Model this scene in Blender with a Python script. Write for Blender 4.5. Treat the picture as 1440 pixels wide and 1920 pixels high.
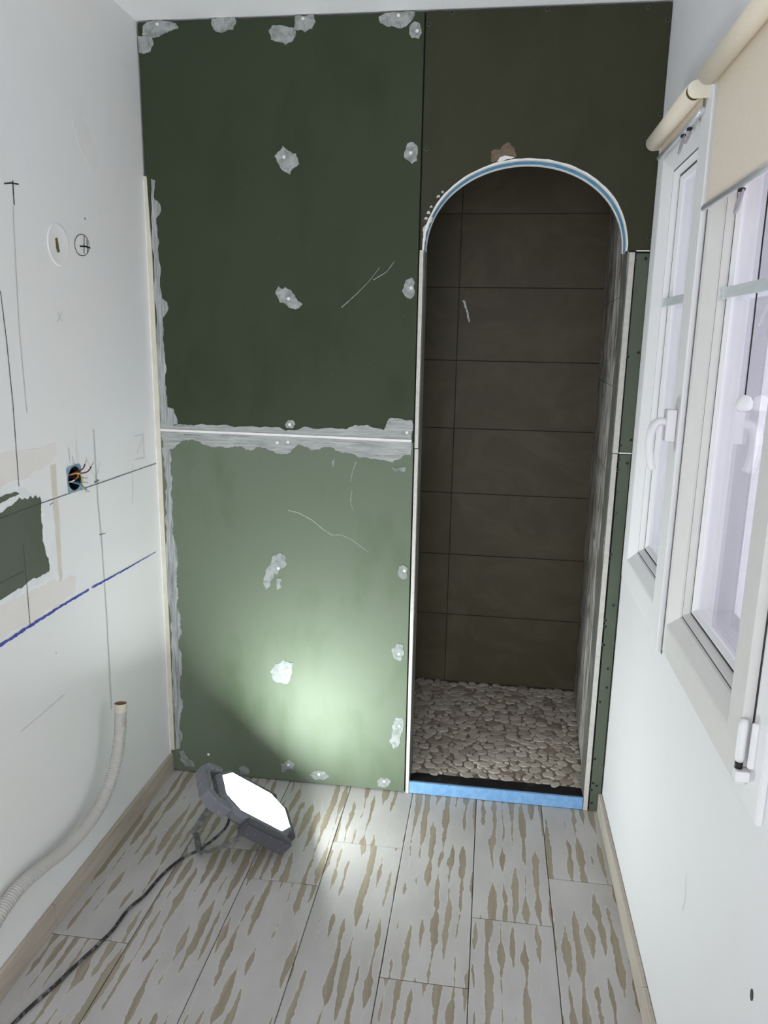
import bpy, bmesh, math, random
from mathutils import Vector, Matrix

# ------------------------------------------------------------------ clear
for o in list(bpy.data.objects):
    bpy.data.objects.remove(o)
SC = bpy.context.scene
COL = SC.collection

# ------------------------------------------------------------------ camera
cd = bpy.data.cameras.new('camera')
cam = bpy.data.objects.new('camera', cd)
COL.objects.link(cam)
cd.sensor_fit = 'HORIZONTAL'
cd.sensor_width = 36.0
cd.lens = 36.0 * 1437.96 / 1440.0
cd.clip_start = 0.02
right = Vector((0.98995979, 0.14019341, 0.01803947))
up = Vector((-0.04816268, 0.2145696, 0.9755205))
back = -Vector((-0.13289083, 0.9665949, -0.21916737))
M = Matrix.Identity(4)
for i in range(3):
    M[i][0], M[i][1], M[i][2] = right[i], up[i], back[i]
M[0][3], M[1][3], M[2][3] = 0.2554, -2.4426, 1.5773
cam.matrix_world = M
SC.camera = cam

# ------------------------------------------------------------------ world, lights, exposure
w = bpy.data.worlds.new('world')
SC.world = w
w.use_nodes = True
w.node_tree.nodes['Background'].inputs[0].default_value = (0.92, 0.95, 1.0, 1)
w.node_tree.nodes['Background'].inputs[1].default_value = 2.75
def area(name, loc, rot, sx, sy, power, color):
    l = bpy.data.lights.new(name, 'AREA')
    l.shape = 'RECTANGLE'; l.size = sx; l.size_y = sy
    l.energy = power; l.color = color
    o = bpy.data.objects.new(name, l)
    o.location = loc; o.rotation_euler = rot
    COL.objects.link(o)
    return o
# added soft fill light, shining in through the doorway behind the camera
area('doorway_fill', (0.0, -4.6, 1.5), (math.radians(90), 0, 0), 1.2, 1.8, 9.0, (1.0, 0.97, 0.93))
LAMP_STRENGTH = 66.0
SC.view_settings.view_transform = 'Standard'
SC.view_settings.look = 'None'
SC.view_settings.gamma = 1.0
SC.view_settings.use_curve_mapping = False
SC.view_settings.exposure = 0.58
SC.cycles.max_bounces = 16
SC.cycles.diffuse_bounces = 12
SC.cycles.transparent_max_bounces = 16

# ------------------------------------------------------------------ surveyed outlines (metres)
D = {}
D['patch_upper'] = [[(-0.84,2.486),(-0.814,2.497),(-0.76,2.496),(-0.735,2.488),(-0.727,2.477),(-0.756,2.469),(-0.787,2.456),(-0.816,2.454),(-0.844,2.46)],[(-0.858,2.458),(-0.838,2.46),(-0.813,2.454),(-0.809,2.432),(-0.82,2.415),(-0.84,2.409),(-0.857,2.414)],[(-0.624,2.499),(-0.553,2.499),(-0.549,2.481),(-0.559,2.466),(-0.587,2.461),(-0.616,2.466),(-0.626,2.485)],[(-0.45,2.462),(-0.437,2.474),(-0.407,2.472),(-0.372,2.465),(-0.367,2.451),(-0.379,2.429),(-0.4,2.42),(-0.421,2.43),(-0.444,2.437)],[(-0.37,2.496),(-0.314,2.5),(-0.308,2.48),(-0.319,2.461),(-0.34,2.452),(-0.372,2.46)],[(-0.123,2.485),(-0.099,2.495),(-0.069,2.495),(-0.018,2.495),(-0.022,2.477),(-0.037,2.463),(-0.068,2.454),(-0.099,2.459),(-0.119,2.471)],[(-0.032,2.457),(-0.022,2.469),(-0.005,2.467),(0.004,2.44),(-0.005,2.425),(-0.024,2.427),(-0.033,2.441)],[(-0.437,2.118),(-0.411,2.146),(-0.37,2.123),(-0.36,2.093),(-0.39,2.063),(-0.415,2.078),(-0.43,2.101)],[(-0.04,2.123),(-0.032,2.145),(-0.013,2.15),(-0.002,2.141),(-0.001,2.097),(-0.016,2.089),(-0.036,2.104)],[(-0.44,1.717),(-0.431,1.737),(-0.419,1.727),(-0.407,1.734),(-0.378,1.711),(-0.352,1.683),(-0.365,1.669),(-0.39,1.669),(-0.425,1.685)],[(-0.037,1.726),(-0.024,1.758),(-0.008,1.766),(0.002,1.75),(0.003,1.715),(-0.01,1.701),(-0.026,1.709)],[(-0.413,1.302),(-0.403,1.315),(-0.385,1.315),(-0.378,1.302),(-0.387,1.289),(-0.406,1.289)]]
D['patch_lower'] = [[(-0.456,0.856),(-0.435,0.865),(-0.413,0.849),(-0.411,0.825),(-0.445,0.786),(-0.46,0.799),(-0.472,0.741),(-0.486,0.726),(-0.493,0.743),(-0.477,0.813)],[(-0.027,0.84),(-0.011,0.848),(0.002,0.838),(0.003,0.805),(-0.013,0.794),(-0.028,0.806)],[(-0.475,0.424),(-0.459,0.456),(-0.426,0.475),(-0.392,0.467),(-0.396,0.427),(-0.412,0.385),(-0.446,0.386),(-0.47,0.4)],[(-0.044,0.548),(-0.026,0.567),(-0.004,0.561),(-0.001,0.532),(-0.015,0.501),(-0.034,0.51)],[(-0.038,0.259),(-0.026,0.289),(-0.001,0.291),(0.002,0.242),(-0.012,0.179),(-0.031,0.167),(-0.048,0.196)],[(-0.442,0.069),(-0.414,0.087),(-0.389,0.074),(-0.395,0.054),(-0.419,0.048),(-0.423,0.034),(-0.439,0.035)],[(-0.6,0.035),(-0.579,0.046),(-0.559,0.037),(-0.562,0.018),(-0.596,0.014)],[(-0.336,0.037),(-0.316,0.056),(-0.28,0.055),(-0.261,0.036),(-0.276,0.024),(-0.32,0.021)],[(-0.089,0.033),(-0.076,0.051),(-0.047,0.052),(-0.036,0.038),(-0.047,0.02),(-0.085,0.016)],[(-0.827,0.082),(-0.811,0.088),(-0.799,0.063),(-0.773,0.044),(-0.77,0.022),(-0.807,0.021),(-0.825,0.045)],[(-0.256,1.183),(-0.244,1.2),(-0.248,1.177),(-0.258,1.159)],[(-0.057,1.174),(-0.013,1.176),(-0.013,1.162),(-0.048,1.16)],[(-0.449,0.769),(-0.43,0.774),(-0.431,0.743),(-0.448,0.731)]]
D['screws_upper'] = [(-0.794,2.488),(-0.346,2.488),(-0.065,2.487),(-0.01,2.445),(-0.407,2.113),(-0.02,2.12),(-0.397,1.698),(-0.009,1.734),(-0.397,1.301),(-0.011,1.288)]
D['screws_lower'] = [(-0.441,0.808),(-0.008,0.826),(-0.436,0.427),(-0.02,0.528),(-0.012,0.259),(-0.413,0.068),(-0.3,0.041),(-0.062,0.038),(-0.403,1.243),(-0.439,1.24),(-0.714,0.08)]
D['band_left_up'] = [(-0.836,2.056),(-0.823,2.051),(-0.828,2.017),(-0.827,1.995),(-0.813,1.985),(-0.807,1.969),(-0.813,1.95),(-0.825,1.938),(-0.821,1.906),(-0.819,1.874),(-0.817,1.793),(-0.817,1.694),(-0.801,1.684),(-0.796,1.664),(-0.806,1.647),(-0.816,1.635),(-0.816,1.593),(-0.817,1.542),(-0.812,1.473),(-0.817,1.386),(-0.815,1.346),(-0.794,1.341),(-0.786,1.317),(-0.78,1.292),(-0.845,1.268),(-0.84,1.559),(-0.837,1.825)]
D['band_top'] = [(-0.842,1.288),(-0.78,1.29),(-0.731,1.288),(-0.657,1.291),(-0.511,1.29),(-0.43,1.291),(-0.412,1.28),(-0.376,1.283),(-0.34,1.296),(-0.314,1.29),(-0.207,1.292),(-0.181,1.307),(-0.138,1.308),(-0.085,1.294),(-0.069,1.331),(-0.043,1.333),(0.004,1.328),(0.005,1.265),(-0.403,1.271),(-0.839,1.272)]
D['band_bot'] = [(-0.839,1.261),(-0.403,1.264),(0.005,1.258),(0.006,1.218),(-0.023,1.212),(-0.057,1.188),(-0.084,1.197),(-0.119,1.199),(-0.163,1.198),(-0.198,1.214),(-0.225,1.216),(-0.26,1.233),(-0.296,1.224),(-0.323,1.218),(-0.34,1.23),(-0.367,1.239),(-0.395,1.21),(-0.422,1.203),(-0.458,1.213),(-0.485,1.221),(-0.512,1.223),(-0.531,1.21),(-0.558,1.221),(-0.595,1.22),(-0.641,1.22),(-0.678,1.222),(-0.706,1.234),(-0.752,1.238),(-0.781,1.224),(-0.81,1.205),(-0.84,1.202)]
D['band_left_low'] = [(-0.84,1.207),(-0.814,1.205),(-0.808,1.172),(-0.813,1.136),(-0.807,1.108),(-0.814,1.062),(-0.816,0.987),(-0.817,0.912),(-0.804,0.87),(-0.8,0.817),(-0.809,0.739),(-0.811,0.66),(-0.799,0.601),(-0.798,0.551),(-0.811,0.52),(-0.801,0.459),(-0.804,0.397),(-0.813,0.314),(-0.808,0.251),(-0.823,0.175),(-0.813,0.133),(-0.827,0.091),(-0.842,0.087),(-0.837,0.518),(-0.839,0.91)]
D['seam_tape'] = [(-0.844,1.272),(-0.403,1.269),(0.005,1.265),(0.005,1.258),(-0.403,1.262),(-0.845,1.265)]
D['bead_strip'] = [(-0.866,2.056),(-0.859,2.064),(-0.85,2.062),(-0.843,1.825),(-0.842,1.35),(-0.844,0.91),(-0.843,0.517),(-0.844,0.087),(-0.858,0.085),(-0.857,0.516),(-0.86,0.909),(-0.861,1.35),(-0.861,1.825)]
D['holes_ur'] = [(0.023,2.462),(0.089,2.489),(0.355,2.488),(0.628,2.483),(0.683,2.451),(0.686,2.212),(0.027,2.131),(0.027,1.933),(0.684,1.881)]
D['holes_mr'] = [(0.651,1.819),(0.681,1.823),(0.654,1.54),(0.684,1.553),(0.654,1.271),(0.685,1.289)]
D['holes_lr'] = [(0.653,1.226),(0.68,1.216),(0.653,1.194),(0.654,0.92),(0.647,0.896),(0.676,0.751),(0.655,0.698),(0.656,0.676),(0.656,0.613),(0.676,0.53),(0.643,0.495),(0.678,0.463),(0.66,0.41),(0.659,0.199),(0.649,0.164),(0.66,0.108),(0.673,0.099),(0.657,0.081),(0.661,0.032)]
D['brown_patch'] = [(0.217,2.093),(0.217,2.12),(0.224,2.127),(0.243,2.126),(0.247,2.134),(0.267,2.145),(0.283,2.13),(0.29,2.106),(0.27,2.103),(0.247,2.1)]
D['arch_putty'] = [(0.234,2.093),(0.244,2.105),(0.259,2.109),(0.275,2.106),(0.286,2.103),(0.263,2.099),(0.248,2.094)]
D['arch_putty_l'] = [(0.022,1.856),(0.023,1.89),(0.029,1.917),(0.038,1.933),(0.047,1.942),(0.052,1.939),(0.04,1.913),(0.033,1.882),(0.029,1.855)]
D['scratches'] = [[(-0.405,1.013),(-0.369,1.006),(-0.323,0.984),(-0.287,0.955),(-0.256,0.936),(-0.223,0.938),(-0.187,0.923),(-0.132,0.884)],[(-0.227,1.673),(-0.185,1.709),(-0.144,1.749),(-0.108,1.793)],[(-0.127,1.757),(-0.086,1.781),(-0.062,1.812)],[(-0.175,1.187),(-0.187,1.153),(-0.194,1.117)],[(-0.188,1.09),(-0.193,1.054),(-0.184,1.024)]]
D['pencil_marks_b'] = [(-0.018,1.848),(0.008,1.847)]
D['lines'] = [([(-0.729,1.906),(-0.702,1.912),(-0.673,1.915)],0.0035,'ink'),([(-0.695,1.919),(-0.697,1.865)],0.0035,'ink'),([(-0.702,1.862),(-0.709,1.752),(-0.717,1.583),(-0.715,1.388)],0.0022,'grey'),([(-0.777,1.67),(-0.77,1.558),(-0.767,1.411),(-0.772,1.218)],0.0022,'pencil'),([(-0.775,1.075),(-0.776,1.022),(-0.775,0.952),(-0.776,0.866)],0.0022,'pencil'),([(-0.99,1.157),(-0.702,1.159),(-0.41,1.157),(0.004,1.155)],0.0022,'pencil'),([(-0.405,1.314),(-0.407,1.106),(-0.4,0.993),(-0.399,0.744),(-0.406,0.451)],0.006,'grey'),([(-0.458,1.243),(-0.434,1.204),(-0.398,1.159)],0.002,'grey'),([(-0.381,1.218),(-0.397,1.19),(-0.421,1.164)],0.002,'grey'),([(-0.421,1.164),(-0.394,1.166)],0.003,'pencil'),([(-0.389,1.836),(-0.395,1.791)],0.003,'ink'),([(-0.376,1.829),(-0.375,1.795)],0.003,'ink'),([(-0.415,1.807),(-0.39,1.81),(-0.359,1.809)],0.004,'ink'),([(-0.162,1.266),(-0.094,1.263),(-0.095,1.188),(-0.163,1.191)],0.002,'grey'),([(-0.103,1.252),(-0.146,1.209)],0.002,'grey'),([(-0.525,1.635),(-0.554,1.605)],0.002,'grey'),([(-0.548,1.632),(-0.529,1.608)],0.002,'grey'),([(-0.652,0.619),(-0.754,0.616),(-0.852,0.615)],0.002,'grey'),([(-0.411,1.007),(-0.376,1.003)],0.002,'pencil'),([(-0.649,1.147),(-0.634,1.149)],0.002,'pencil'),([(-1.013,1.006),(-0.78,1.009)],0.002,'pencil'),([(-0.38,1.885),(-0.378,1.88)],0.004,'pencil'),([(-0.526,1.256),(-0.522,1.23)],0.005,'grey'),([(-0.542,1.28),(-0.539,1.239)],0.003,'grey'),([(-0.676,0.753),(-0.674,0.746)],0.004,'grey'),([(-0.18,1.18),(-0.194,1.054)],0.002,'grey'),([(-0.396,1.785),(-0.406,1.784),(-0.415,1.784),(-0.424,1.786),(-0.431,1.79),(-0.437,1.796),(-0.44,1.802),(-0.441,1.809),(-0.439,1.816),(-0.435,1.823),(-0.428,1.829),(-0.421,1.834),(-0.411,1.838),(-0.402,1.839),(-0.392,1.839),(-0.383,1.837),(-0.375,1.833),(-0.37,1.828),(-0.366,1.821),(-0.365,1.814),(-0.367,1.807),(-0.372,1.799),(-0.378,1.793),(-0.387,1.788),(-0.396,1.785)],0.0022,'ink')]
D['blue'] = ([(-1.036,0.857),(-0.778,0.864),(-0.645,0.866),(-0.49,0.865)],[(-0.472,0.865),(-0.283,0.859),(-0.042,0.854)])
D['green_patch'] = [(-0.987,1.173),(-0.821,1.178),(-0.796,1.181),(-0.78,1.186),(-0.773,1.191),(-0.766,1.185),(-0.752,1.185),(-0.74,1.18),(-0.728,1.186),(-0.718,1.178),(-0.708,1.184),(-0.7,1.175),(-0.69,1.177),(-0.685,1.163),(-0.69,1.144),(-0.692,1.116),(-0.692,1.082),(-0.686,1.041),(-0.673,1.011),(-0.678,0.975),(-0.728,0.974),(-0.785,0.972),(-0.839,0.97),(-1.019,0.966)]
D['green_swirl'] = [(-0.985,1.189),(-0.983,1.201),(-0.821,1.209),(-0.794,1.208),(-0.772,1.201),(-0.777,1.198),(-0.798,1.198),(-0.823,1.194)]
D['fill_patches'] = [[(-0.413,2.145),(-0.366,2.158),(-0.353,2.135),(-0.312,2.105),(-0.283,2.057),(-0.293,2.032),(-0.318,2.017),(-0.355,2.038),(-0.389,2.07),(-0.41,2.107)],[(-0.969,1.294),(-0.705,1.299),(-0.598,1.301),(-0.599,1.273),(-0.637,1.251),(-0.759,1.231),(-0.978,1.237)],[(-0.676,0.949),(-0.63,0.937),(-0.551,0.925),(-0.562,0.882),(-0.644,0.872),(-0.742,0.874),(-0.831,0.876),(-1.033,0.874),(-1.022,0.946),(-0.777,0.95)]]
D['beige_stroke'] = [(-0.633,1.246),(-0.608,1.247),(-0.612,1.184),(-0.613,1.062),(-0.616,0.945),(-0.628,0.932),(-0.633,0.95),(-0.634,1.038),(-0.635,1.139)]
D['white_skim'] = [(-0.774,1.216),(-0.753,1.214),(-0.741,1.202),(-0.721,1.188),(-0.681,1.176),(-0.631,1.152),(-0.628,1.066),(-0.629,0.942),(-0.678,0.953),(-0.753,0.959),(-0.841,0.953),(-1.022,0.946),(-1.019,0.966),(-0.785,0.972),(-0.678,0.975),(-0.673,1.011),(-0.692,1.082),(-0.685,1.163),(-0.7,1.175),(-0.752,1.185),(-0.773,1.194)]
D['box'] = [(-0.551,1.228),(-0.486,1.229),(-0.498,1.161),(-0.557,1.163)]
D['boxc'] = (-0.524,1.194)
D['plate'] = [(-0.528,1.798),(-0.524,1.827),(-0.497,1.801),(-0.532,1.769)]
D['slot'] = [(-0.533,1.81),(-0.523,1.813),(-0.519,1.791),(-0.517,1.785),(-0.527,1.782),(-0.531,1.792)]
D['hose'] = [(-0.8,-0.462,0.505),(-0.8,-0.468,0.461),(-0.8,-0.477,0.414),(-0.802,-0.501,0.348),(-0.806,-0.539,0.292),(-0.81,-0.597,0.25),(-0.815,-0.674,0.23),(-0.822,-0.767,0.228),(-0.828,-0.86,0.244),(-0.832,-0.944,0.255),(-0.834,-1.006,0.247),(-0.834,-1.048,0.236),(-0.834,-1.11,0.204)]
D['cord'] = [(-0.533,-0.443,0.05),(-0.562,-0.46,0.04),(-0.601,-0.47,0.02),(-0.634,-0.496,0.006),(-0.655,-0.565,0.006),(-0.667,-0.646,0.006),(-0.687,-0.703,0.006),(-0.693,-0.785,0.006),(-0.708,-0.844,0.006),(-0.728,-0.913,0.006),(-0.747,-0.98,0.006),(-0.769,-1.046,0.006),(-0.78,-1.092,0.006),(-0.798,-1.191,0.006)]

XL, XR, H = -0.8612, 0.694, 2.5      # left wall, right wall, ceiling
YR = -3.6                            # rear wall of the room
ZS = 1.254                           # horizontal board joint
rnd = random.Random(7)

# ------------------------------------------------------------------ materials
def nodes(name):
    m = bpy.data.materials.new(name)
    m.use_nodes = True
    nt = m.node_tree
    return m, nt, nt.nodes['Principled BSDF']
def N(nt, kind, **kw):
    n = nt.nodes.new(kind)
    for k, v in kw.items():
        if k.startswith('i_'):
            key = k[2:]
            n.inputs[int(key) if key.isdigit() else key.replace('_', ' ')].default_value = v
        else:
            setattr(n, k, v)
    return n
def coords(nt, scale=(1, 1, 1), per_object=False):
    g = N(nt, 'ShaderNodeNewGeometry')
    mp = N(nt, 'ShaderNodeMapping')
    mp.inputs['Scale'].default_value = scale
    if per_object:
        oi = N(nt, 'ShaderNodeObjectInfo')
        mu = N(nt, 'ShaderNodeMath', operation='MULTIPLY'); mu.inputs[1].default_value = 37.0
        cx = N(nt, 'ShaderNodeCombineXYZ')
        nt.links.new(oi.outputs['Random'], mu.inputs[0])
        for k in range(3): nt.links.new(mu.outputs[0], cx.inputs[k])
        nt.links.new(cx.outputs[0], mp.inputs['Location'])
    nt.links.new(g.outputs['Position'], mp.inputs['Vector'])
    return mp.outputs[0]
def noise(nt, vec, scale, detail=3.0, rough=0.55, dist=0.0):
    n = N(nt, 'ShaderNodeTexNoise')
    n.inputs['Scale'].default_value = scale
    n.inputs['Detail'].default_value = detail
    n.inputs['Roughness'].default_value = rough
    n.inputs['Distortion'].default_value = dist
    nt.links.new(vec, n.inputs['Vector'])
    return n.outputs['Fac']
def ramp(nt, fac, stops, interp='LINEAR'):
    r = N(nt, 'ShaderNodeValToRGB')
    r.color_ramp.interpolation = interp
    el = r.color_ramp.elements
    while len(el) < len(stops): el.new(0.5)
    for e, (p, c) in zip(el, stops):
        e.position = p
        e.color = (c, c, c, 1) if isinstance(c, (int, float)) else (c[0], c[1], c[2], 1)
    nt.links.new(fac, r.inputs[0])
    return r.outputs[0]
def mix(nt, fac, a, b):
    m = N(nt, 'ShaderNodeMix', data_type='RGBA')
    for s, v in ((m.inputs[0], fac), (m.inputs[6], a), (m.inputs[7], b)):
        if isinstance(v, (int, float)): s.default_value = v
        elif isinstance(v, tuple): s.default_value = (v[0], v[1], v[2], 1)
        else: nt.links.new(v, s)
    return m.outputs[2]
def bump(nt, bsdf, h, strength=0.2, dist=0.002):
    b = N(nt, 'ShaderNodeBump')
    b.inputs['Strength'].default_value = strength
    b.inputs['Distance'].default_value = dist
    nt.links.new(h, b.inputs['Height'])
    nt.links.new(b.outputs[0], bsdf.inputs['Normal'])
def plain(name, col, rough=0.5, metal=0.0, var=0.06, scale=30.0, spec=0.5):
    m, nt, b = nodes(name)
    v = coords(nt)
    f = noise(nt, v, scale, 3)
    lo = tuple(c * (1 - var) for c in col); hi = tuple(min(1, c * (1 + var)) for c in col)
    nt.links.new(ramp(nt, f, [(0.3, lo), (0.7, hi)]), b.inputs['Base Color'])
    b.inputs['Roughness'].default_value = rough
    b.inputs['Metallic'].default_value = metal
    b.inputs['Specular IOR Level'].default_value = spec
    return m

def wall_paint(name, col, warm):
    m, nt, b = nodes(name)
    v = coords(nt)
    big = noise(nt, v, 1.6, 4, 0.6, 0.4)
    c1 = ramp(nt, big, [(0.35, col), (0.65, warm)])
    sm = noise(nt, v, 9, 4)
    c2 = mix(nt, ramp(nt, sm, [(0.55, 0.0), (0.75, 0.35)]), c1, tuple(x * 0.95 for x in col))
    nt.links.new(c2, b.inputs['Base Color'])
    b.inputs['Roughness'].default_value = 0.6
    bump(nt, b, noise(nt, v, 55, 4), 0.12, 0.001)
    return m
def board_mat(name, base, dusty, amount):
    m, nt, b = nodes(name)
    v = coords(nt)
    vs = coords(nt, (2.5, 2.5, 1.0))
    big = noise(nt, v, 1.8, 4, 0.55, 0.2)
    st = noise(nt, vs, 3.0, 6, 0.6, 0.3)
    f = N(nt, 'ShaderNodeMath', operation='ADD')
    nt.links.new(big, f.inputs[0]); nt.links.new(st, f.inputs[1])
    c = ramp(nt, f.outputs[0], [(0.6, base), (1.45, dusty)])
    # dry plaster flecks
    fl = noise(nt, v, 130, 2)
    pat = noise(nt, v, 5, 3)
    mm = N(nt, 'ShaderNodeMath', operation='MULTIPLY')
    nt.links.new(ramp(nt, fl, [(0.72, 0.0), (0.76, 1.0)]), mm.inputs[0])
    nt.links.new(ramp(nt, pat, [(0.45, 0.0), (0.7, amount)]), mm.inputs[1])
    c = mix(nt, mm.outputs[0], c, (0.4, 0.43, 0.4))
    nt.links.new(c, b.inputs['Base Color'])
    b.inputs['Roughness'].default_value = 0.62
    b.inputs['Specular IOR Level'].default_value = 0.3
    bump(nt, b, noise(nt, v, 300, 2), 0.08, 0.0006)
    return m
def putty_mat(name, thick, thin, sx, sz, lo=0.34, hi=0.62, relief=True):
    m, nt, b = nodes(name)
    v = coords(nt, (sx, sx, sz))
    f = noise(nt, v, 9, 5, 0.7, 0.5)
    nt.links.new(ramp(nt, f, [(lo, thin), (hi, thick)]), b.inputs['Base Color'])
    b.inputs['Roughness'].default_value = 0.75
    bump(nt, b, f, 0.5, 0.002)
    return m
def plank_mat():
    """dusty grey tile whose brown grain shows through in rows of broken streaks"""
    m, nt, b = nodes('worn_plank_tile')
    def mth(op, x, y=None, z=None):
        n = N(nt, 'ShaderNodeMath', operation=op)
        for k, v in enumerate((x, y, z)):
            if v is None: continue
            if isinstance(v, (int, float)): n.inputs[k].default_value = v
            else: nt.links.new(v, n.inputs[k])
        return n.outputs[0]
    full = coords(nt, (1, 1, 1), True)
    wob = noise(nt, coords(nt, (1.0, 0.35, 1.0), True), 14, 2)
    sp = N(nt, 'ShaderNodeSeparateXYZ'); nt.links.new(full, sp.inputs[0])
    u = mth('MULTIPLY_ADD', mth('MULTIPLY_ADD', wob, 0.030, sp.outputs[0]), 1 / 0.033, 0.0)
    rid = mth('FLOOR', u)
    d = mth('ABSOLUTE', mth('SUBTRACT', mth('FRACT', u), 0.5))
    cx = N(nt, 'ShaderNodeCombineXYZ')
    nt.links.new(mth('MULTIPLY', rid, 7.31), cx.inputs[0]); nt.links.new(mth('MULTIPLY', sp.outputs[1], 5.0), cx.inputs[1]); nt.links.new(sp.outputs[2], cx.inputs[2])
    rown = noise(nt, cx.outputs[0], 1.0, 2.0, 0.5)
    zone = noise(nt, coords(nt, (1, 0.4, 1), True), 5, 1)
    hw = mth('MINIMUM', mth('MULTIPLY_ADD', mth('ADD', mth('MULTIPLY', zone, 0.35), rown), 2.1, -1.30), 0.35)
    edge = noise(nt, coords(nt, (1.0, 0.5, 1.0), True), 95, 3, 0.65)
    s = mth('SUBTRACT', mth('MULTIPLY_ADD', edge, 0.34, hw), mth('ADD', d, 0.17))
    mask = ramp(nt, s, [(0.0, 0.0), (0.035, 1.0)])
    dustc = ramp(nt, noise(nt, coords(nt, (1, 0.5, 1), True), 9, 4), [(0.3, (0.43, 0.415, 0.405)), (0.7, (0.52, 0.505, 0.495))])
    wood = ramp(nt, noise(nt, coords(nt, (1, 0.05, 1), True), 60, 4), [(0.3, (0.26, 0.22, 0.165)), (0.7, (0.36, 0.315, 0.245))])
    c = mix(nt, ramp(nt, mth('ADD', s, 0.09), [(0.0, 0.0), (0.06, 0.6)]), dustc, (0.55, 0.53, 0.505))
    c = mix(nt, mask, c, wood)
    nt.links.new(c, b.inputs['Base Color'])
    nt.links.new(ramp(nt, mask, [(0.0, 0.55), (1.0, 0.42)]), b.inputs['Roughness'])
    b.inputs['Specular IOR Level'].default_value = 0.35
    bump(nt, b, ramp(nt, mask, [(0, 1.0), (1, 0.0)]), 0.2, 0.001)
    return m
def skirting_mat(name, a, c):
    m, nt, b = nodes(name)
    f = noise(nt, coords(nt, (1, 0.08, 1)), 50, 4, 0.6)
    nt.links.new(ramp(nt, f, [(0.35, a), (0.65, c)]), b.inputs['Base Color'])
    b.inputs['Roughness'].default_value = 0.5
    return m
def smear_tile(name, base, smear, scale, lo, hi):
    m, nt, b = nodes(name)
    v = coords(nt, scale)
    f = noise(nt, v, 3.0, 5, 0.62, 1.6)
    c = mix(nt, ramp(nt, f, [(lo, 0.0), (hi, 1.0)]), base, smear)
    nt.links.new(c, b.inputs['Base Color'])
    b.inputs['Roughness'].default_value = 0.5
    b.inputs['Specular IOR Level'].default_value = 0.3
    return m
def dusty(name, base, dust, scale=60, lo=0.5, hi=0.72):
    m, nt, b = nodes(name)
    v = coords(nt)
    f = noise(nt, v, scale, 5, 0.7, 0.3)
    nt.links.new(ramp(nt, f, [(lo, base), (hi, dust)]), b.inputs['Base Color'])
    b.inputs['Roughness'].default_value = 0.7
    return m
def pebble_mat():
    m, nt, b = nodes('sliced_pebble')
    oi = N(nt, 'ShaderNodeObjectInfo')
    at = N(nt, 'ShaderNodeAttribute', attribute_name='stone')
    ad = N(nt, 'ShaderNodeMath', operation='ADD')
    nt.links.new(oi.outputs['Random'], ad.inputs[0]); nt.links.new(at.outputs['Fac'], ad.inputs[1])
    fr = N(nt, 'ShaderNodeMath', operation='FRACT'); nt.links.new(ad.outputs[0], fr.inputs[0])
    c = ramp(nt, fr.outputs[0], [(0.0, (0.28, 0.225, 0.175)), (0.25, (0.46, 0.41, 0.35)), (0.6, (0.56, 0.51, 0.44)), (0.9, (0.64, 0.59, 0.52))])
    c = mix(nt, ramp(nt, noise(nt, coords(nt), 90, 3), [(0.4, 0.0), (0.7, 0.3)]), c, (0.50, 0.45, 0.39))
    nt.links.new(c, b.inputs['Base Color'])
    b.inputs['Roughness'].default_value = 0.6
    return m
def glass_mat():
    m = bpy.data.materials.new('window_glass'); m.use_nodes = True
    nt = m.node_tree; nt.nodes.clear()
    out = N(nt, 'ShaderNodeOutputMaterial')
    tr = N(nt, 'ShaderNodeBsdfTransparent'); tr.inputs[0].default_value = (0.97, 0.97, 0.985, 1)
    gl = N(nt, 'ShaderNodeBsdfGlossy'); gl.inputs['Roughness'].default_value = 0.0
    fr = N(nt, 'ShaderNodeFresnel')
    # the pane is not refracted, so both of its faces must answer like air-to-glass
    ge = N(nt, 'ShaderNodeNewGeometry')
    mr = N(nt, 'ShaderNodeMapRange'); mr.inputs['To Min'].default_value = 1.5; mr.inputs['To Max'].default_value = 1.0 / 1.5
    nt.links.new(ge.outputs['Backfacing'], mr.inputs['Value']); nt.links.new(mr.outputs[0], fr.inputs['IOR'])
    mx = N(nt, 'ShaderNodeMixShader')
    nt.links.new(fr.outputs[0], mx.inputs[0]); nt.links.new(tr.outputs[0], mx.inputs[1]); nt.links.new(gl.outputs[0], mx.inputs[2])
    nt.links.new(mx.outputs[0], out.inputs[0])
    return m
def fill_screen_mat():  # translucent screen added behind the glass to spread fill light into the room
    m = bpy.data.materials.new('lilac_fill_screen'); m.use_nodes = True
    nt = m.node_tree; nt.nodes.clear()
    out = N(nt, 'ShaderNodeOutputMaterial')
    d = N(nt, 'ShaderNodeBsdfDiffuse'); d.inputs[0].default_value = (0.745, 0.71, 0.735, 1)
    t = N(nt, 'ShaderNodeBsdfTranslucent'); t.inputs[0].default_value = (0.745, 0.71, 0.735, 1)
    mx = N(nt, 'ShaderNodeMixShader'); mx.inputs[0].default_value = 0.5
    nt.links.new(d.outputs[0], mx.inputs[1]); nt.links.new(t.outputs[0], mx.inputs[2]); nt.links.new(mx.outputs[0], out.inputs[0])
    return m
def emit_mat():
    m = bpy.data.materials.new('lamp_diffuser'); m.use_nodes = True
    nt = m.node_tree; nt.nodes.clear()
    out = N(nt, 'ShaderNodeOutputMaterial')
    e = N(nt, 'ShaderNodeEmission'); e.inputs[0].default_value = (0.93, 1.0, 0.985, 1); e.inputs[1].default_value = LAMP_STRENGTH
    nt.links.new(e.outputs[0], out.inputs[0])
    return m
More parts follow.
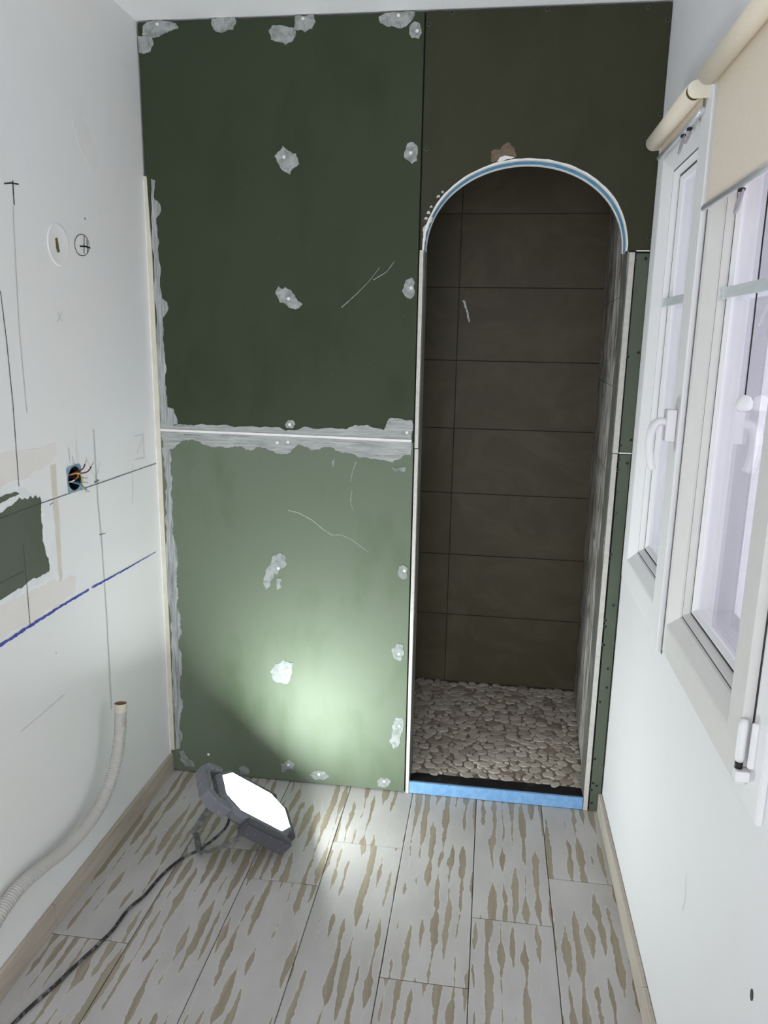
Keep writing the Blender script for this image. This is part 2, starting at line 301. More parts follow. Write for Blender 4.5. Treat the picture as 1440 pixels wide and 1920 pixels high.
def translucent_strip():
    m, nt, b = nodes('pale_plastic')
    b.inputs['Base Color'].default_value = (0.62, 0.67, 0.69, 1)
    b.inputs['Roughness'].default_value = 0.35
    b.inputs['Transmission Weight'].default_value = 0.0
    f = noise(nt, coords(nt, (1, 1, 8)), 20, 3)
    nt.links.new(ramp(nt, f, [(0.3, (0.58, 0.64, 0.66)), (0.7, (0.68, 0.72, 0.735))]), b.inputs['Base Color'])
    return m

MAT = dict(
    wall_l=wall_paint('white_wall_paint', (0.83, 0.84, 0.845), (0.84, 0.838, 0.81)),
    wall_r=wall_paint('clean_white_paint', (0.765, 0.765, 0.785), (0.755, 0.755, 0.77)),
    ceil=plain('ceiling_paint', (0.93, 0.93, 0.95), 0.7, var=0.01),
    core=plain('dark_cavity', (0.02, 0.02, 0.018), 0.9),
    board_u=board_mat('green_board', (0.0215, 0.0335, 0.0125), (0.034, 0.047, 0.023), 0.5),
    board_l=board_mat('green_board_dusty_lit', (0.085, 0.121, 0.064), (0.132, 0.165, 0.116), 0.8),  # plaster dust, plus lamp wash put into the paler colour
    board_r=board_mat('olive_board', (0.0235, 0.0255, 0.0095), (0.034, 0.036, 0.017), 0.25),
    board_s=board_mat('grey_green_board', (0.056, 0.074, 0.047), (0.09, 0.11, 0.08), 0.8),
    board_p=board_mat('green_board_bare', (0.088, 0.108, 0.075), (0.112, 0.132, 0.10), 0.3),
    putty=putty_mat('filler', (0.40, 0.41, 0.41), (0.20, 0.225, 0.21), 4, 4, 0.36, 0.58),
    putty_l=putty_mat('filler_lamp_dimmed', (0.30, 0.32, 0.315), (0.17, 0.20, 0.18), 4, 4, 0.36, 0.58),  # same filler with its colour darkened to offset the lamp's glare
    putty_h=putty_mat('filler_trowelled_flat', (0.43, 0.44, 0.44), (0.20, 0.225, 0.21), 1.2, 14, 0.3, 0.62),
    putty_v=putty_mat('filler_trowelled_upright', (0.46, 0.47, 0.47), (0.17, 0.19, 0.19), 14, 1.0, 0.34, 0.6),
    bead=plain('cream_bead', (0.66, 0.62, 0.52), 0.55, var=0.05),
    plaster=dusty('gypsum_edge', (0.48, 0.47, 0.44), (0.60, 0.585, 0.55), 50, 0.3, 0.6),
    white_pl=plain('white_filler', (0.80, 0.79, 0.77), 0.7),
    blue=dusty('blue_foam', (0.16, 0.36, 0.66), (0.30, 0.50, 0.74), 45, 0.4, 0.8),
    blue_arch=dusty('blue_foam_arch', (0.10, 0.30, 0.52), (0.26, 0.45, 0.62), 30, 0.4, 0.75),
    membrane=dusty('black_membrane', (0.004, 0.004, 0.0045), (0.10, 0.10, 0.09), 26, 0.58, 0.85),
    reveal=smear_tile('reveal_board', (0.13, 0.13, 0.115), (0.5, 0.5, 0.48), (8, 8, 1.5), 0.55, 0.75),
    plank=plank_mat(), joint=plain('floor_joint', (0.12, 0.11, 0.10), 0.9),
    skl=skirting_mat('brown_wood_tile', (0.40, 0.345, 0.285), (0.52, 0.46, 0.39)),
    skr=skirting_mat('pale_wood_tile', (0.42, 0.37, 0.31), (0.52, 0.47, 0.405)),
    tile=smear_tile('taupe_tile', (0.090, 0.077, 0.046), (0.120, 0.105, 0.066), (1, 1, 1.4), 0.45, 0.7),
    tile_s=smear_tile('taupe_tile_smeared', (0.13, 0.115, 0.09), (0.66, 0.64, 0.62), (6, 6, 1.4), 0.40, 0.58),
    grout=plain('dark_grout', (0.05, 0.042, 0.034), 0.9),
    stone_grout=plain('sand_grout', (0.30, 0.25, 0.19), 0.9),
    pebble=pebble_mat(),
    pvc=plain('white_upvc', (0.80, 0.80, 0.815), 0.5, var=0.01, spec=0.2),
    pvc_shaded=plain('shaded_white_upvc', (0.70, 0.69, 0.675), 0.5, var=0.02, spec=0.2),  # near leaf's shading put into a darker copy of the white
    gasket=plain('grey_gasket', (0.10, 0.10, 0.11), 0.6),
    glass=glass_mat(), fill_screen=fill_screen_mat(),
    fabric=plain('cream_blind_fabric', (0.76, 0.68, 0.57), 0.85, var=0.03, scale=200),
    alu=plain('grey_aluminium', (0.66, 0.67, 0.70), 0.28, metal=0.5),
    cap=plain('cream_bracket', (0.80, 0.76, 0.62), 0.4),
    tubein=plain('tube_inside', (0.14, 0.11, 0.05), 0.6),
    ring=plain('clear_grey_ring', (0.36, 0.34, 0.38), 0.2),
    strip=translucent_strip(),
    black=plain('black', (0.008, 0.008, 0.008), 0.6),
    screw=plain('dark_screw_recess', (0.006, 0.006, 0.006), 0.7),
    scuff=plain('scuffed_paper_rim', (0.11, 0.125, 0.10), 0.8),
    ink=plain('black_pen', (0.02, 0.02, 0.022), 0.7),
    pencil=plain('pencil', (0.045, 0.045, 0.045), 0.7),
    grey=plain('faint_pencil', (0.56, 0.56, 0.55), 0.7),
    bluepen=dusty('blue_chalk', (0.035, 0.05, 0.36), (0.16, 0.18, 0.55), 160, 0.45, 0.8),
    bluehalo=plain('blue_chalk_dust', (0.30, 0.33, 0.66), 0.8),
    skim=plain('white_skim', (0.80, 0.82, 0.82), 0.7, var=0.04, scale=25),
    pinkskim=plain('pinkish_skim', (0.80, 0.765, 0.73), 0.7, var=0.02, scale=12),
    greyskim=plain('greenish_skim', (0.815, 0.815, 0.785), 0.7, var=0.015, scale=12),
    beige=plain('beige_stroke', (0.68, 0.63, 0.55), 0.75, var=0.06, scale=20),
    brown=dusty('torn_brown_paper', (0.10, 0.075, 0.045), (0.19, 0.13, 0.09), 40, 0.35, 0.65),
    scratch=plain('scratch', (0.30, 0.35, 0.30), 0.8),
    hose=dusty('grey_conduit', (0.52, 0.51, 0.48), (0.44, 0.38, 0.30), 14, 0.55, 0.8),
    hosein=plain('hose_end', (0.62, 0.58, 0.47), 0.6),
    hosebore=plain('hose_bore', (0.30, 0.19, 0.12), 0.7),
    wallbox=dusty('blue_wall_box', (0.16, 0.30, 0.42), (0.42, 0.50, 0.54), 60, 0.4, 0.7),
    lamp=dusty('dusty_lamp_shell', (0.165, 0.168, 0.19), (0.52, 0.52, 0.54), 75, 0.56, 0.80),
    bumper=dusty('dusty_black_rubber', (0.085, 0.087, 0.10), (0.48, 0.48, 0.50), 60, 0.60, 0.80),
    steel=dusty('dusty_grey_steel', (0.13, 0.135, 0.13), (0.36, 0.36, 0.345), 50, 0.42, 0.75),
    cable=dusty('dusty_black_cable', (0.014, 0.014, 0.016), (0.26, 0.25, 0.24), 60, 0.48, 0.72),
    led=emit_mat(),
)
WIRE = {k: plain('wire_' + k, c, 0.4) for k, c in dict(red=(0.10, 0.015, 0.02), orange=(0.55, 0.20, 0.03), yellow=(0.50, 0.42, 0.08), blue=(0.05, 0.22, 0.40), navy=(0.02, 0.03, 0.09), white=(0.75, 0.68, 0.62), copper=(0.35, 0.30, 0.25)).items()}

# ------------------------------------------------------------------ object helpers
def link(name, me, mat=None, parent=None, loc=None):
    o = bpy.data.objects.new(name, me)
    COL.objects.link(o)
    if mat is not None and len(me.materials) == 0:
        me.materials.append(MAT[mat] if isinstance(mat, str) else mat)
    if parent is not None:
        o.parent = parent
    if loc is not None:
        o.location = loc
    return o
def local(parent, v):
    """world point -> the space of a thing whose base (an Empty) stands at its own location"""
    p = Vector((0, 0, 0)); q = parent
    while q is not None:
        p += q.location; q = q.parent
    return Vector(v) - p
def build(name, verts, faces, mat, parent=None, smooth=False):
    me = bpy.data.meshes.new(name)
    vs = [local(parent, v) for v in verts] if parent is not None else [Vector(v) for v in verts]
    me.from_pydata(vs, [], faces)
    me.update()
    if smooth:
        for p in me.polygons: p.use_smooth = True
    return link(name, me, mat, parent)
def fix(o):
    bm = bmesh.new(); bm.from_mesh(o.data)
    bmesh.ops.recalc_face_normals(bm, faces=bm.faces)
    bm.to_mesh(o.data); bm.free()
    return o
def boxes(name, bs, mat, parent=None, bevel=0.0, seg=2):
    bm = bmesh.new()
    for (x0, x1), (y0, y1), (z0, z1) in bs:
        vs = [bm.verts.new(local(parent, (x, y, z)) if parent is not None else (x, y, z)) for x in (x0, x1) for y in (y0, y1) for z in (z0, z1)]
        for f in ((0, 1, 3, 2), (4, 6, 7, 5), (0, 4, 5, 1), (2, 3, 7, 6), (0, 2, 6, 4), (1, 5, 7, 3)):
            bm.faces.new([vs[i] for i in f])
    bmesh.ops.recalc_face_normals(bm, faces=bm.faces)
    if bevel > 0:
        bmesh.ops.bevel(bm, geom=list(bm.edges), offset=bevel, segments=seg, affect='EDGES', profile=0.5)
    me = bpy.data.meshes.new(name); bm.to_mesh(me); bm.free()
    return link(name, me, mat, parent)
def box(name, x, y, z, mat, parent=None, bevel=0.0, seg=2):
    return boxes(name, [(x, y, z)], mat, parent, bevel, seg)
def curve_pts(pts, n):
    """Catmull-Rom through pts"""
    P = [Vector(p) for p in pts]; out = []
    for i in range(len(P) - 1):
        a = P[max(i - 1, 0)]; b = P[i]; c = P[i + 1]; d = P[min(i + 2, len(P) - 1)]
        for k in range(n):
            t = k / n
            out.append(0.5 * (2 * b + (c - a) * t + (2 * a - 5 * b + 4 * c - d) * t * t + (3 * b - a - 3 * c + d) * t ** 3))
    out.append(P[-1]); return out
def resample(pts, step):
    out = [pts[0]]; acc = 0.0
    for a, b in zip(pts, pts[1:]):
        L = (b - a).length; t = step - acc
        while t <= L and L > 0:
            out.append(a.lerp(b, t / L)); t += step
        acc = (acc + L) % step
    return out
def tube(name, pts, r, mat, parent=None, seg=10, closed=False, flat=1.0, caps=True):
    """round (or flattened) tube; r is a number or a function of the index"""
    P = [Vector(p) for p in pts]; n = len(P); vs = []; fs = []
    up_ = None
    for i, p in enumerate(P):
        t = (P[(i + 1) % n] - P[i - 1]) if closed else (P[min(i + 1, n - 1)] - P[max(i - 1, 0)])
        t.normalize()
        if up_ is None:
            up_ = t.orthogonal().normalized()
            if abs(t.y) < 0.9: up_ = (Vector((0, 1, 0)) - t * t.y).normalized()
        up_ = (up_ - t * up_.dot(t)).normalized()
        sd = t.cross(up_)
        rr = r(i) if callable(r) else r
        for k in range(seg):
            a = 2 * math.pi * k / seg
            vs.append(p + up_ * (math.cos(a) * rr) + sd * (math.sin(a) * rr * flat))
    m = n if closed else n - 1
    for i in range(m):
        for k in range(seg):
            a = i * seg + k; b = i * seg + (k + 1) % seg
            c = ((i + 1) % n) * seg + (k + 1) % seg; d = ((i + 1) % n) * seg + k
            fs.append((a, b, c, d))
    if caps and not closed:
        fs.append(tuple(range(seg))[::-1]); fs.append(tuple((n - 1) * seg + k for k in range(seg)))
    return fix(build(name, vs, fs, mat, parent, True))
def extrude_outline(name, pts, place, d0, d1, mat, parent=None, inset=0.0):
    """flat piece: closed outline in a wall's own (a,b), from depth d0 to d1"""
    bm = bmesh.new()
    lo = [bm.verts.new(local(parent, place(a, b, d0)) if parent is not None else place(a, b, d0)) for a, b in pts]
    cx = sum(p[0] for p in pts) / len(pts); cy = sum(p[1] for p in pts) / len(pts)
    hi = [bm.verts.new(local(parent, place(a + (cx - a) * inset, b + (cy - b) * inset, d1)) if parent is not None else place(a, b, d1)) for a, b in pts]
    n = len(pts)
    f = bm.faces.new(hi)
    for i in range(n):
        bm.faces.new((lo[i], lo[(i + 1) % n], hi[(i + 1) % n], hi[i]))
    bmesh.ops.recalc_face_normals(bm, faces=bm.faces)
    bmesh.ops.triangulate(bm, faces=[f for f in bm.faces if len(f.verts) > 4])
    me = bpy.data.meshes.new(name); bm.to_mesh(me); bm.free()
    return link(name, me, mat, parent)
def ragged(pts, amp, depth=3, seed=0):
    r = random.Random(seed)
    P = list(pts)
    for lev in range(depth):
        Q = []
        for i, a in enumerate(P):
            b = P[(i + 1) % len(P)]
            L = math.hypot(b[0] - a[0], b[1] - a[1])
            Q.append(a)
            if L > 0.004:
                k = max(-0.0045 / L, min(0.0045 / L, r.uniform(-amp, amp)))
                Q.append(((a[0] + b[0]) / 2 - (b[1] - a[1]) * k, (a[1] + b[1]) / 2 + (b[0] - a[0]) * k))
        P = Q
    return P
on_part = lambda a, b, d: Vector((a, -d, b))            # partition face, y = 0
on_left = lambda a, b, d: Vector((XL + d, a, b))        # left wall face
def ribbon(name, pts, width, place, d, mat, parent=None, w2=None, jit=0.0, seed=1):
    r = random.Random(seed)
    P = [Vector((a, b)) for a, b in pts]
    if jit > 0:
        Q = [P[0]]
        for a, b in zip(P, P[1:]):
            k = max(2, int((b - a).length / 0.008))
            Q += [a.lerp(b, i / k) for i in range(1, k + 1)]
        P = Q
    L = []; R_ = []
    n = len(P)
    for i, p in enumerate(P):
        t = (P[min(i + 1, n - 1)] - P[max(i - 1, 0)]).normalized()
        q = Vector((-t.y, t.x))
        ww = width if w2 is None else width + (w2 - width) * i / (n - 1)
        L.append(p + q * (ww / 2 * (1 + r.uniform(-jit, jit)))); R_.append(p - q * (ww / 2 * (1 + r.uniform(-jit, jit))))
    vs = [place(p.x, p.y, d) for p in L] + [place(p.x, p.y, d) for p in R_]
    fs = [(i, i + 1, n + i + 1, n + i) for i in range(n - 1)]
    return build(name, vs, fs, mat, parent)
def empty(name, loc):
    o = bpy.data.objects.new(name, None); COL.objects.link(o)
    o.location = loc; o.empty_display_size = 0.05
    return o
def tag(o, label, cat, kind=None, group=None):
    o['label'] = label; o['category'] = cat
    if kind: o['kind'] = kind
    if group: o['group'] = group
    return o

# ================================================================== ROOM SHELL
# ---- floor: screed slab with every wood-look tile its own piece
floor = boxes('floor', [((XL - 0.1, XR + 0.1), (YR, 0.11), (-0.08, -0.006))], 'joint')
tag(floor, 'bathroom floor of grey wood-look plank tiles with worn brown streaks', 'floor', 'structure')
PW = 0.2252; PX0 = -0.1832
cols = [(-0.8612, PX0 - 2 * PW), (PX0 - 2 * PW, PX0 - PW), (PX0 - PW, PX0), (PX0, PX0 + PW), (PX0 + PW, PX0 + 2 * PW), (PX0 + 2 * PW, PX0 + 3 * PW), (PX0 + 3 * PW, XR)]
joints = [-0.812, -1.29, -0.515, -0.306, -0.816, -0.570, -0.371]
PL = 0.90; g = 0.0012
for (x0, x1), j in zip(cols, joints):
    y = j + PL * 2
    while y > YR:
        ya, yb = max(y - PL, YR), min(y, 0.012)
        if yb - ya > 0.02:
            box('plank_tile', (x0 + g, x1 - g), (ya + g, yb - g), (-0.008, rnd.uniform(-0.0006, 0.0)), 'plank', floor, 0.0012, 1)
        y -= PL

# ---- ceiling, walls
ceiling = boxes('ceiling', [((XL - 0.1, XR + 0.2), (YR, 1.0), (H, H + 0.1))], 'ceil')
tag(ceiling, 'smooth white ceiling above the green boards', 'ceiling', 'structure')

by0, by1 = min(p[0] for p in D['box']), max(p[0] for p in D['box'])
bz0, bz1 = min(p[1] for p in D['box']), max(p[1] for p in D['box'])
bcy, bcz = D['boxc']
BR = 0.034
hy0, hy1, hz0, hz1 = bcy - BR, bcy + BR, bcz - BR, bcz + BR
wl = boxes('wall_left', [((XL - 0.1, XL), (YR, hy0), (0, H)), ((XL - 0.1, XL), (hy1, 0.95), (0, H)),
                         ((XL - 0.1, XL), (hy0, hy1), (0, hz0)), ((XL - 0.1, XL), (hy0, hy1), (hz1, H))], 'wall_l')
tag(wl, 'left white wall with pencil marks, blue chalk line and filler patches', 'wall', 'structure')

WY0, WY1, WZ0, WZ1 = -1.325, -0.11, 0.872, 2.128
wr = boxes('wall_right', [((XR, XR + 0.16), (YR, WY0), (0, H)), ((XR, XR + 0.16), (WY1, 0.95), (0, H)),
                          ((XR, XR + 0.16), (WY0, WY1), (0, WZ0)), ((XR, XR + 0.16), (WY0, WY1), (WZ1, H))], 'wall_r')
tag(wr, 'right white wall around the two-leaf window', 'wall', 'structure')
ribbon('scuff_mark', [(-1.00, 0.52), (-1.015, 0.48), (-1.005, 0.44)], 0.0016, lambda a, b, d: Vector((XR - d, a, b)), 0.0006, 'grey', wr)
extrude_outline('nail_hole', [(-1.384 + 0.006 * math.cos(t), 0.606 + 0.010 * math.sin(t)) for t in [k * 0.5236 for k in range(12)]], lambda a, b, d: Vector((XR - d, a, b)), 0, 0.0008, 'black', wr)

wf = boxes('wall_front', [((XL - 0.1, -0.45), (YR - 0.1, YR), (0, H)), ((0.45, XR + 0.16), (YR - 0.1, YR), (0, H)), ((-0.45, 0.45), (YR - 0.1, YR), (2.1, H))], 'wall_r')
tag(wf, 'white wall behind the viewer with an open doorway', 'wall', 'structure')

# ---- skirting tiles
bl = boxes('baseboard_left', [((XL, XL + 0.003), (YR, 0.0), (0.0, 0.070))], 'joint')
tag(bl, 'brown wood-look skirting tiles along the left wall', 'baseboard', 'structure')
for ya, yb in ((-0.789, -0.002), (-1.69, -0.791), (-2.59, -1.692), (-3.5, -2.592)):
    box('skirting_tile', (XL + 0.001, XL + 0.011), (ya, yb), (0.0, 0.072), 'skl', bl, 0.0015, 1)
br = boxes('baseboard_right', [((XR - 0.003, XR), (YR, -0.0), (0.0, 0.066))], 'joint')
tag(br, 'pale wood-look skirting tiles along the right wall under the window', 'baseboard', 'structure')
for ya, yb in ((-0.814, -0.002), (-1.71, -0.816), (-2.61, -1.712), (-3.5, -2.612)):
    box('skirting_tile', (XR - 0.013, XR - 0.001), (ya, yb), (0.0, 0.070), 'skr', br, 0.0015, 1)

# ================================================================== PARTITION (wall_back)
AXL, AXR, AZ = 0.026, 0.634, 1.845           # opening: left, right, springing height
AC, AA, AB = 0.325, 0.2985, 0.252            # arch: centre, half width, rise
def arch(n, grow=0.0, rough=0.0, seed=3):
    r = random.Random(seed); out = []
    for i in range(n + 1):
        t = math.pi * i / n
        k = 1 + rough * r.uniform(-1, 1)
        out.append((AC - (AA + grow) * math.cos(t) * k, AZ + (AB + grow) * math.sin(t) ** 0.94 * k))
    return out
NA = 48
def panel_with_arch(name, x0, x1, z0, z1, y0, y1, grow, mat, parent, foot=None):
    """board with the arch cut out of its lower edge (foot = None) or an inverted U down to foot"""
    ar = arch(NA, grow)
    ar[0] = (AXL - grow if foot is not None else ar[0][0], AZ); ar[-1] = (AXR + grow if foot is not None else ar[-1][0], AZ)
    zb = z0 if foot is None else foot
    inner = ([(ar[0][0], zb)] if foot is not None else []) + ar + ([(ar[-1][0], zb)] if foot is not None else [])
    # outer path with matching vertices
    outer = []
    n = len(inner)
    for i, (x, z) in enumerate(inner):
        s = i / (n - 1)
        if i == 0: outer.append((x0, zb))
        elif i == n - 1: outer.append((x1, zb))
        else:
            outer.append((x0 if x < x0 else (x1 if x > x1 else x), z1))
    if foot is not None:
        outer[1] = (x0, z1); outer[-2] = (x1, z1)
    else:
        outer[1] = (x0, z1); outer[-2] = (x1, z1)
    vs = []; fs = []
    for y in (y0, y1):
        vs += [(a, y, b) for a, b in inner] + [(a, y, b) for a, b in outer]
    m = 2 * n
    for i in range(n - 1):
        fs.append((i, i + 1, n + i + 1, n + i))
        fs.append((m + i + 1, m + i, m + n + i, m + n + i + 1))
        fs.append((i + 1, i, m + i, m + i + 1))
        fs.append((n + i, n + i + 1, m + n + i + 1, m + n + i))
    for i in (0, n - 1):
        fs.append((i, n + i, m + n + i, m + i))
    return fix(build(name, vs, fs, mat, parent))

wb = panel_with_arch('wall_back', XL + 0.002, XR - 0.001, 0, H - 0.002, 0.013, 0.095, 0.004, 'core', None, foot=0.001)
tag(wb, 'stud partition clad in green moisture-resistant plasterboard with an arched shower doorway', 'wall', 'structure')

def board(x0, x1, z0, z1, mat):
    return box('plasterboard', (x0, x1), (0.0, 0.0125), (z0, z1), mat, wb, 0.0008, 1)
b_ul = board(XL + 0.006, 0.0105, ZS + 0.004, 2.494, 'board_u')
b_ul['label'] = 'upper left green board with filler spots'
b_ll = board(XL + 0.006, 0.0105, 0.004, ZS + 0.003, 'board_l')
b_ll['label'] = 'lower left green board lit by the work lamp'
b_ur = panel_with_arch('plasterboard', 0.0155, XR - 0.003, AZ + 0.002, 2.494, 0.0, 0.0125, 0.004, 'board_r', wb)
b_ur['label'] = 'olive board with the arch cut out of it'
b_mr = board(0.6535, XR - 0.003, 1.249, 1.838, 'board_s')
b_mr['label'] = 'narrow green strip right of the arch'
b_lr = board(0.6545, XR - 0.005, 0.002, 1.243, 'board_s')
b_lr['label'] = 'lowest narrow green strip right of the doorway'

# plaster edge strips framing the opening
def strip(x0, x1, z0, z1, mat='plaster', d=0.0016):
    return box('edge_strip', (x0, x1), (-d, 0.0118), (z0, z1), mat, wb, 0.0006, 1)
strip(0.0145, AXL, 1.239, AZ)
strip(0.0155, AXL + 0.001, 0.001, 1.236)
strip(AXR, 0.6495, 1.246, AZ - 0.004)
strip(AXR, 0.6485, 0.001, 1.244)
box('joint_paper', (0.652, XR - 0.004), (-0.0012, 0.002), (1.8435, 1.8465), 'white_pl', wb)
box('joint_paper', (0.652, XR - 0.004), (-0.0012, 0.002), (1.2455, 1.249), 'white_pl', wb)
# reveal faces of the doorway
boxes('reveal_board', [((AXL + 0.0005, AXL + 0.003), (0.0125, 0.098), (0.05, AZ))], 'reveal', wb)
boxes('reveal_board', [((AXR - 0.003, AXR - 0.0005), (0.0125, 0.098), (0.05, AZ))], 'reveal', wb)

# arch lining: white front lip, blue foam soffit, white back lip
def arch_ring(name, y0, y1, g0, g1, mat, rough=0.0, seed=3):
    a = arch(NA, g0); b = arch(NA, g1, rough, seed)
    n = len(a); vs = []; fs = []
    for y in (y0, y1):
        vs += [(p[0], y, p[1]) for p in a] + [(p[0], y, p[1]) for p in b]
    m = 2 * n
    for i in range(n - 1):
        fs += [(i, i + 1, n + i + 1, n + i), (m + i, m + i + 1, m + n + i + 1, m + n + i), (i, i + 1, m + i + 1, m + i), (n + i, n + i + 1, m + n + i + 1, m + n + i)]
    for i in (0, n - 1): fs.append((i, n + i, m + n + i, m + i))
    return fix(build(name, vs, fs, mat, wb, False))
arch_ring('arch_lip', -0.002, 0.014, -0.0008, 0.0042, 'white_pl', 0.0035, 5)
arch_ring('arch_lining', 0.014, 0.062, 0.0, 0.004, 'blue_arch')
arch_ring('arch_lip', 0.062, 0.078, -0.0022, 0.004, 'white_pl', 0.0, 9)

# filler on the boards
for k, p in enumerate(D['patch_upper']):
    extrude_outline('filler_patch', ragged(p, 0.13, 3, k), on_part, 0.0, 0.0013, 'putty', b_ul, 0.02)
for k, p in enumerate(D['patch_lower']):
    extrude_outline('filler_patch', ragged(p, 0.16, 3, 40 + k), on_part, 0.0, 0.0013, 'putty_l', b_ll, 0.02)
extrude_outline('filler_band', ragged(D['band_left_up'], 0.10, 3, 71), on_part, 0.0, 0.0012, 'putty_v', b_ul)
extrude_outline('filler_band', ragged(D['band_top'], 0.10, 4, 72), on_part, 0.0, 0.0014, 'putty_h', b_ul)
extrude_outline('filler_band', ragged(D['band_bot'], 0.17, 4, 73), on_part, 0.0, 0.0014, 'putty_h', b_ll)
extrude_outline('filler_band', ragged(D['band_left_low'], 0.14, 4, 74), on_part, 0.0, 0.0012, 'putty_v', b_ll)
extrude_outline('seam_tape', D['seam_tape'], on_part, -0.004, 0.0026, 'white_pl', wb)
zs_ = sorted(D['seam_tape'], key=lambda p: p[0])
zt = lambda x: 1.2700 + (x - zs_[0][0]) * ((zs_[-1][1] + zs_[-2][1]) - (zs_[0][1] + zs_[1][1])) / 2 / (zs_[-1][0] - zs_[0][0]) + (zs_[0][1] + zs_[1][1]) / 2 - 1.2700
x0_, x1_ = zs_[0][0], zs_[-1][0]
extrude_outline('filler_band', [(x0_, zt(x0_) - 0.011), (x1_, zt(x1_) - 0.011), (x1_, zt(x1_) + 0.011), (x0_, zt(x0_) + 0.011)], on_part, -0.001, 0.0010, 'putty_h', b_ll)
def dots(name, pts, r, mat, parent, d0, d1, ring=None):
    for k, (a, b) in enumerate(pts):
        n = 12
        extrude_outline(name, [(a + r * math.cos(2 * math.pi * i / n), b + r * math.sin(2 * math.pi * i / n)) for i in range(n)], on_part, d0, d1, mat, parent)
dots('filled_screw', D['screws_upper'], 0.0048, 'white_pl', b_ul, 0.0012, 0.0022)
dots('filled_screw', D['screws_lower'], 0.0048, 'white_pl', b_ll, 0.0012, 0.0022)
for nm, b in (('holes_ur', b_ur), ('holes_mr', b_mr), ('holes_lr', b_lr)):
    for a, c in D[nm]:
        n = 14; vs = []; fs = []
        # torn paper rim around a countersunk screw
        for rr, d in ((0.0060, 0.0002), (0.0053, 0.0008), (0.0044, 0.0006), (0.0034, -0.0016)):
            vs += [(a + rr * math.cos(2 * math.pi * i / n), -d, c + rr * math.sin(2 * math.pi * i / n)) for i in range(n)]
        for k in range(2):
            for i in range(n):
                fs.append((k * n + i, k * n + (i + 1) % n, (k + 1) * n + (i + 1) % n, (k + 1) * n + i))
        fix(build('hole_rim', vs[:3 * n], fs, 'scuff', b))
        extrude_outline('screw_head', [(a + 0.0046 * math.cos(2 * math.pi * i / n), c + 0.0046 * math.sin(2 * math.pi * i / n)) for i in range(n)], on_part, -0.001, 0.0009, 'screw', b)
extrude_outline('torn_paper', ragged(D['brown_patch'], 0.10, 3, 81), on_part, 0.0, 0.0006, 'brown', b_ur)
extrude_outline('filler_patch', ragged(D['arch_putty'], 0.08, 3, 82), on_part, 0.0, 0.0022, 'white_pl', b_ur)
extrude_outline('filler_patch', ragged(D['arch_putty_l'], 0.20, 3, 83), on_part, 0.0, 0.0018, 'plaster', b_ur)
for k, (u, s) in enumerate([(0.155, 0.006), (0.165, 0.004), (0.118, 0.005), (0.098, 0.006), (0.082, 0.005)]):
    pa = arch(NA, 0.012)[int(u * NA * 1.15) + 1]
    extrude_outline('plaster_crumb', ragged([(pa[0] - s, pa[1] - s * .5), (pa[0] + s, pa[1] - s * .3), (pa[0] + s * .4, pa[1] + s), (pa[0] - s * .7, pa[1] + s * .6)], 0.2, 2, k), on_part, 0, 0.0015, 'plaster', b_ur)
for k, s in enumerate(D['scratches']):
    ribbon('scratch', s, 0.0026 if k else 0.0032, on_part, 0.0005, 'scratch', b_ul if k in (1, 2) else b_ll, 0.0012, 0.5, k)
ribbon('pen_mark', D['pencil_marks_b'], 0.003, on_part, 0.0006, 'ink', b_ul)
for zz in (1.205, 1.138):
    ribbon('pen_mark', [(0.657, zz - 0.08), (0.664, zz - 0.08)], 0.002, on_part, 0.0006, 'ink', b_lr)

# cream corner bead in the left corner
tr = extrude_outline('trim_1', D['bead_strip'], on_part, -0.002, 0.0032, 'bead')
tag(tr, 'cream corner bead running up the left corner of the green wall', 'trim', 'structure')
extrude_outline('bead_lip', [(XL + 0.0005, 0.07), (XL + 0.004, 0.07), (XL + 0.004, 2.05), (XL + 0.0005, 2.05)], on_part, 0.0, 0.006, 'white_pl', tr)

# ================================================================== SHOWER
SD = 0.855; SXL = -0.24; SZ = 0.046
sf = boxes('shower_floor', [((SXL, 0.70), (0.064, SD), (0.0, SZ - 0.006))], 'stone_grout')
tag(sf, 'shower floor of flat sliced pebbles set in grout', 'shower floor', 'structure')
# pebbles: packed ellipses
r2 = random.Random(11); st = []
def try_fill(n, lo, hi, gap):
    for _ in range(n):
        a = r2.uniform(lo, hi); b = a * r2.uniform(0.58, 0.82); th = r2.gauss(0.0, 0.55)
        x = r2.uniform(-0.09, 0.682); y = r2.uniform(0.066, SD - 0.006)
        if x > 0.632 + 0.055 * y: continue
        ok = True
        for (X, Y, A, B, T) in st:
            dx, dy = x - X, y - Y
            dd = math.hypot(dx, dy)
            if dd > a + A: continue
            ang = math.atan2(dy, dx)
            ra = a * b / math.hypot(b * math.cos(ang - th), a * math.sin(ang - th))
            rb = A * B / math.hypot(B * math.cos(ang - T), A * math.sin(ang - T))
            if dd < (ra + rb) * gap: ok = False; break
        if ok: st.append((x, y, a, b, th))
try_fill(2500, 0.020, 0.026, 0.97)
try_fill(5000, 0.014, 0.020, 0.96)
try_fill(7000, 0.008, 0.013, 0.95)
st.sort(key=lambda s: s[1] - s[2] * 6)
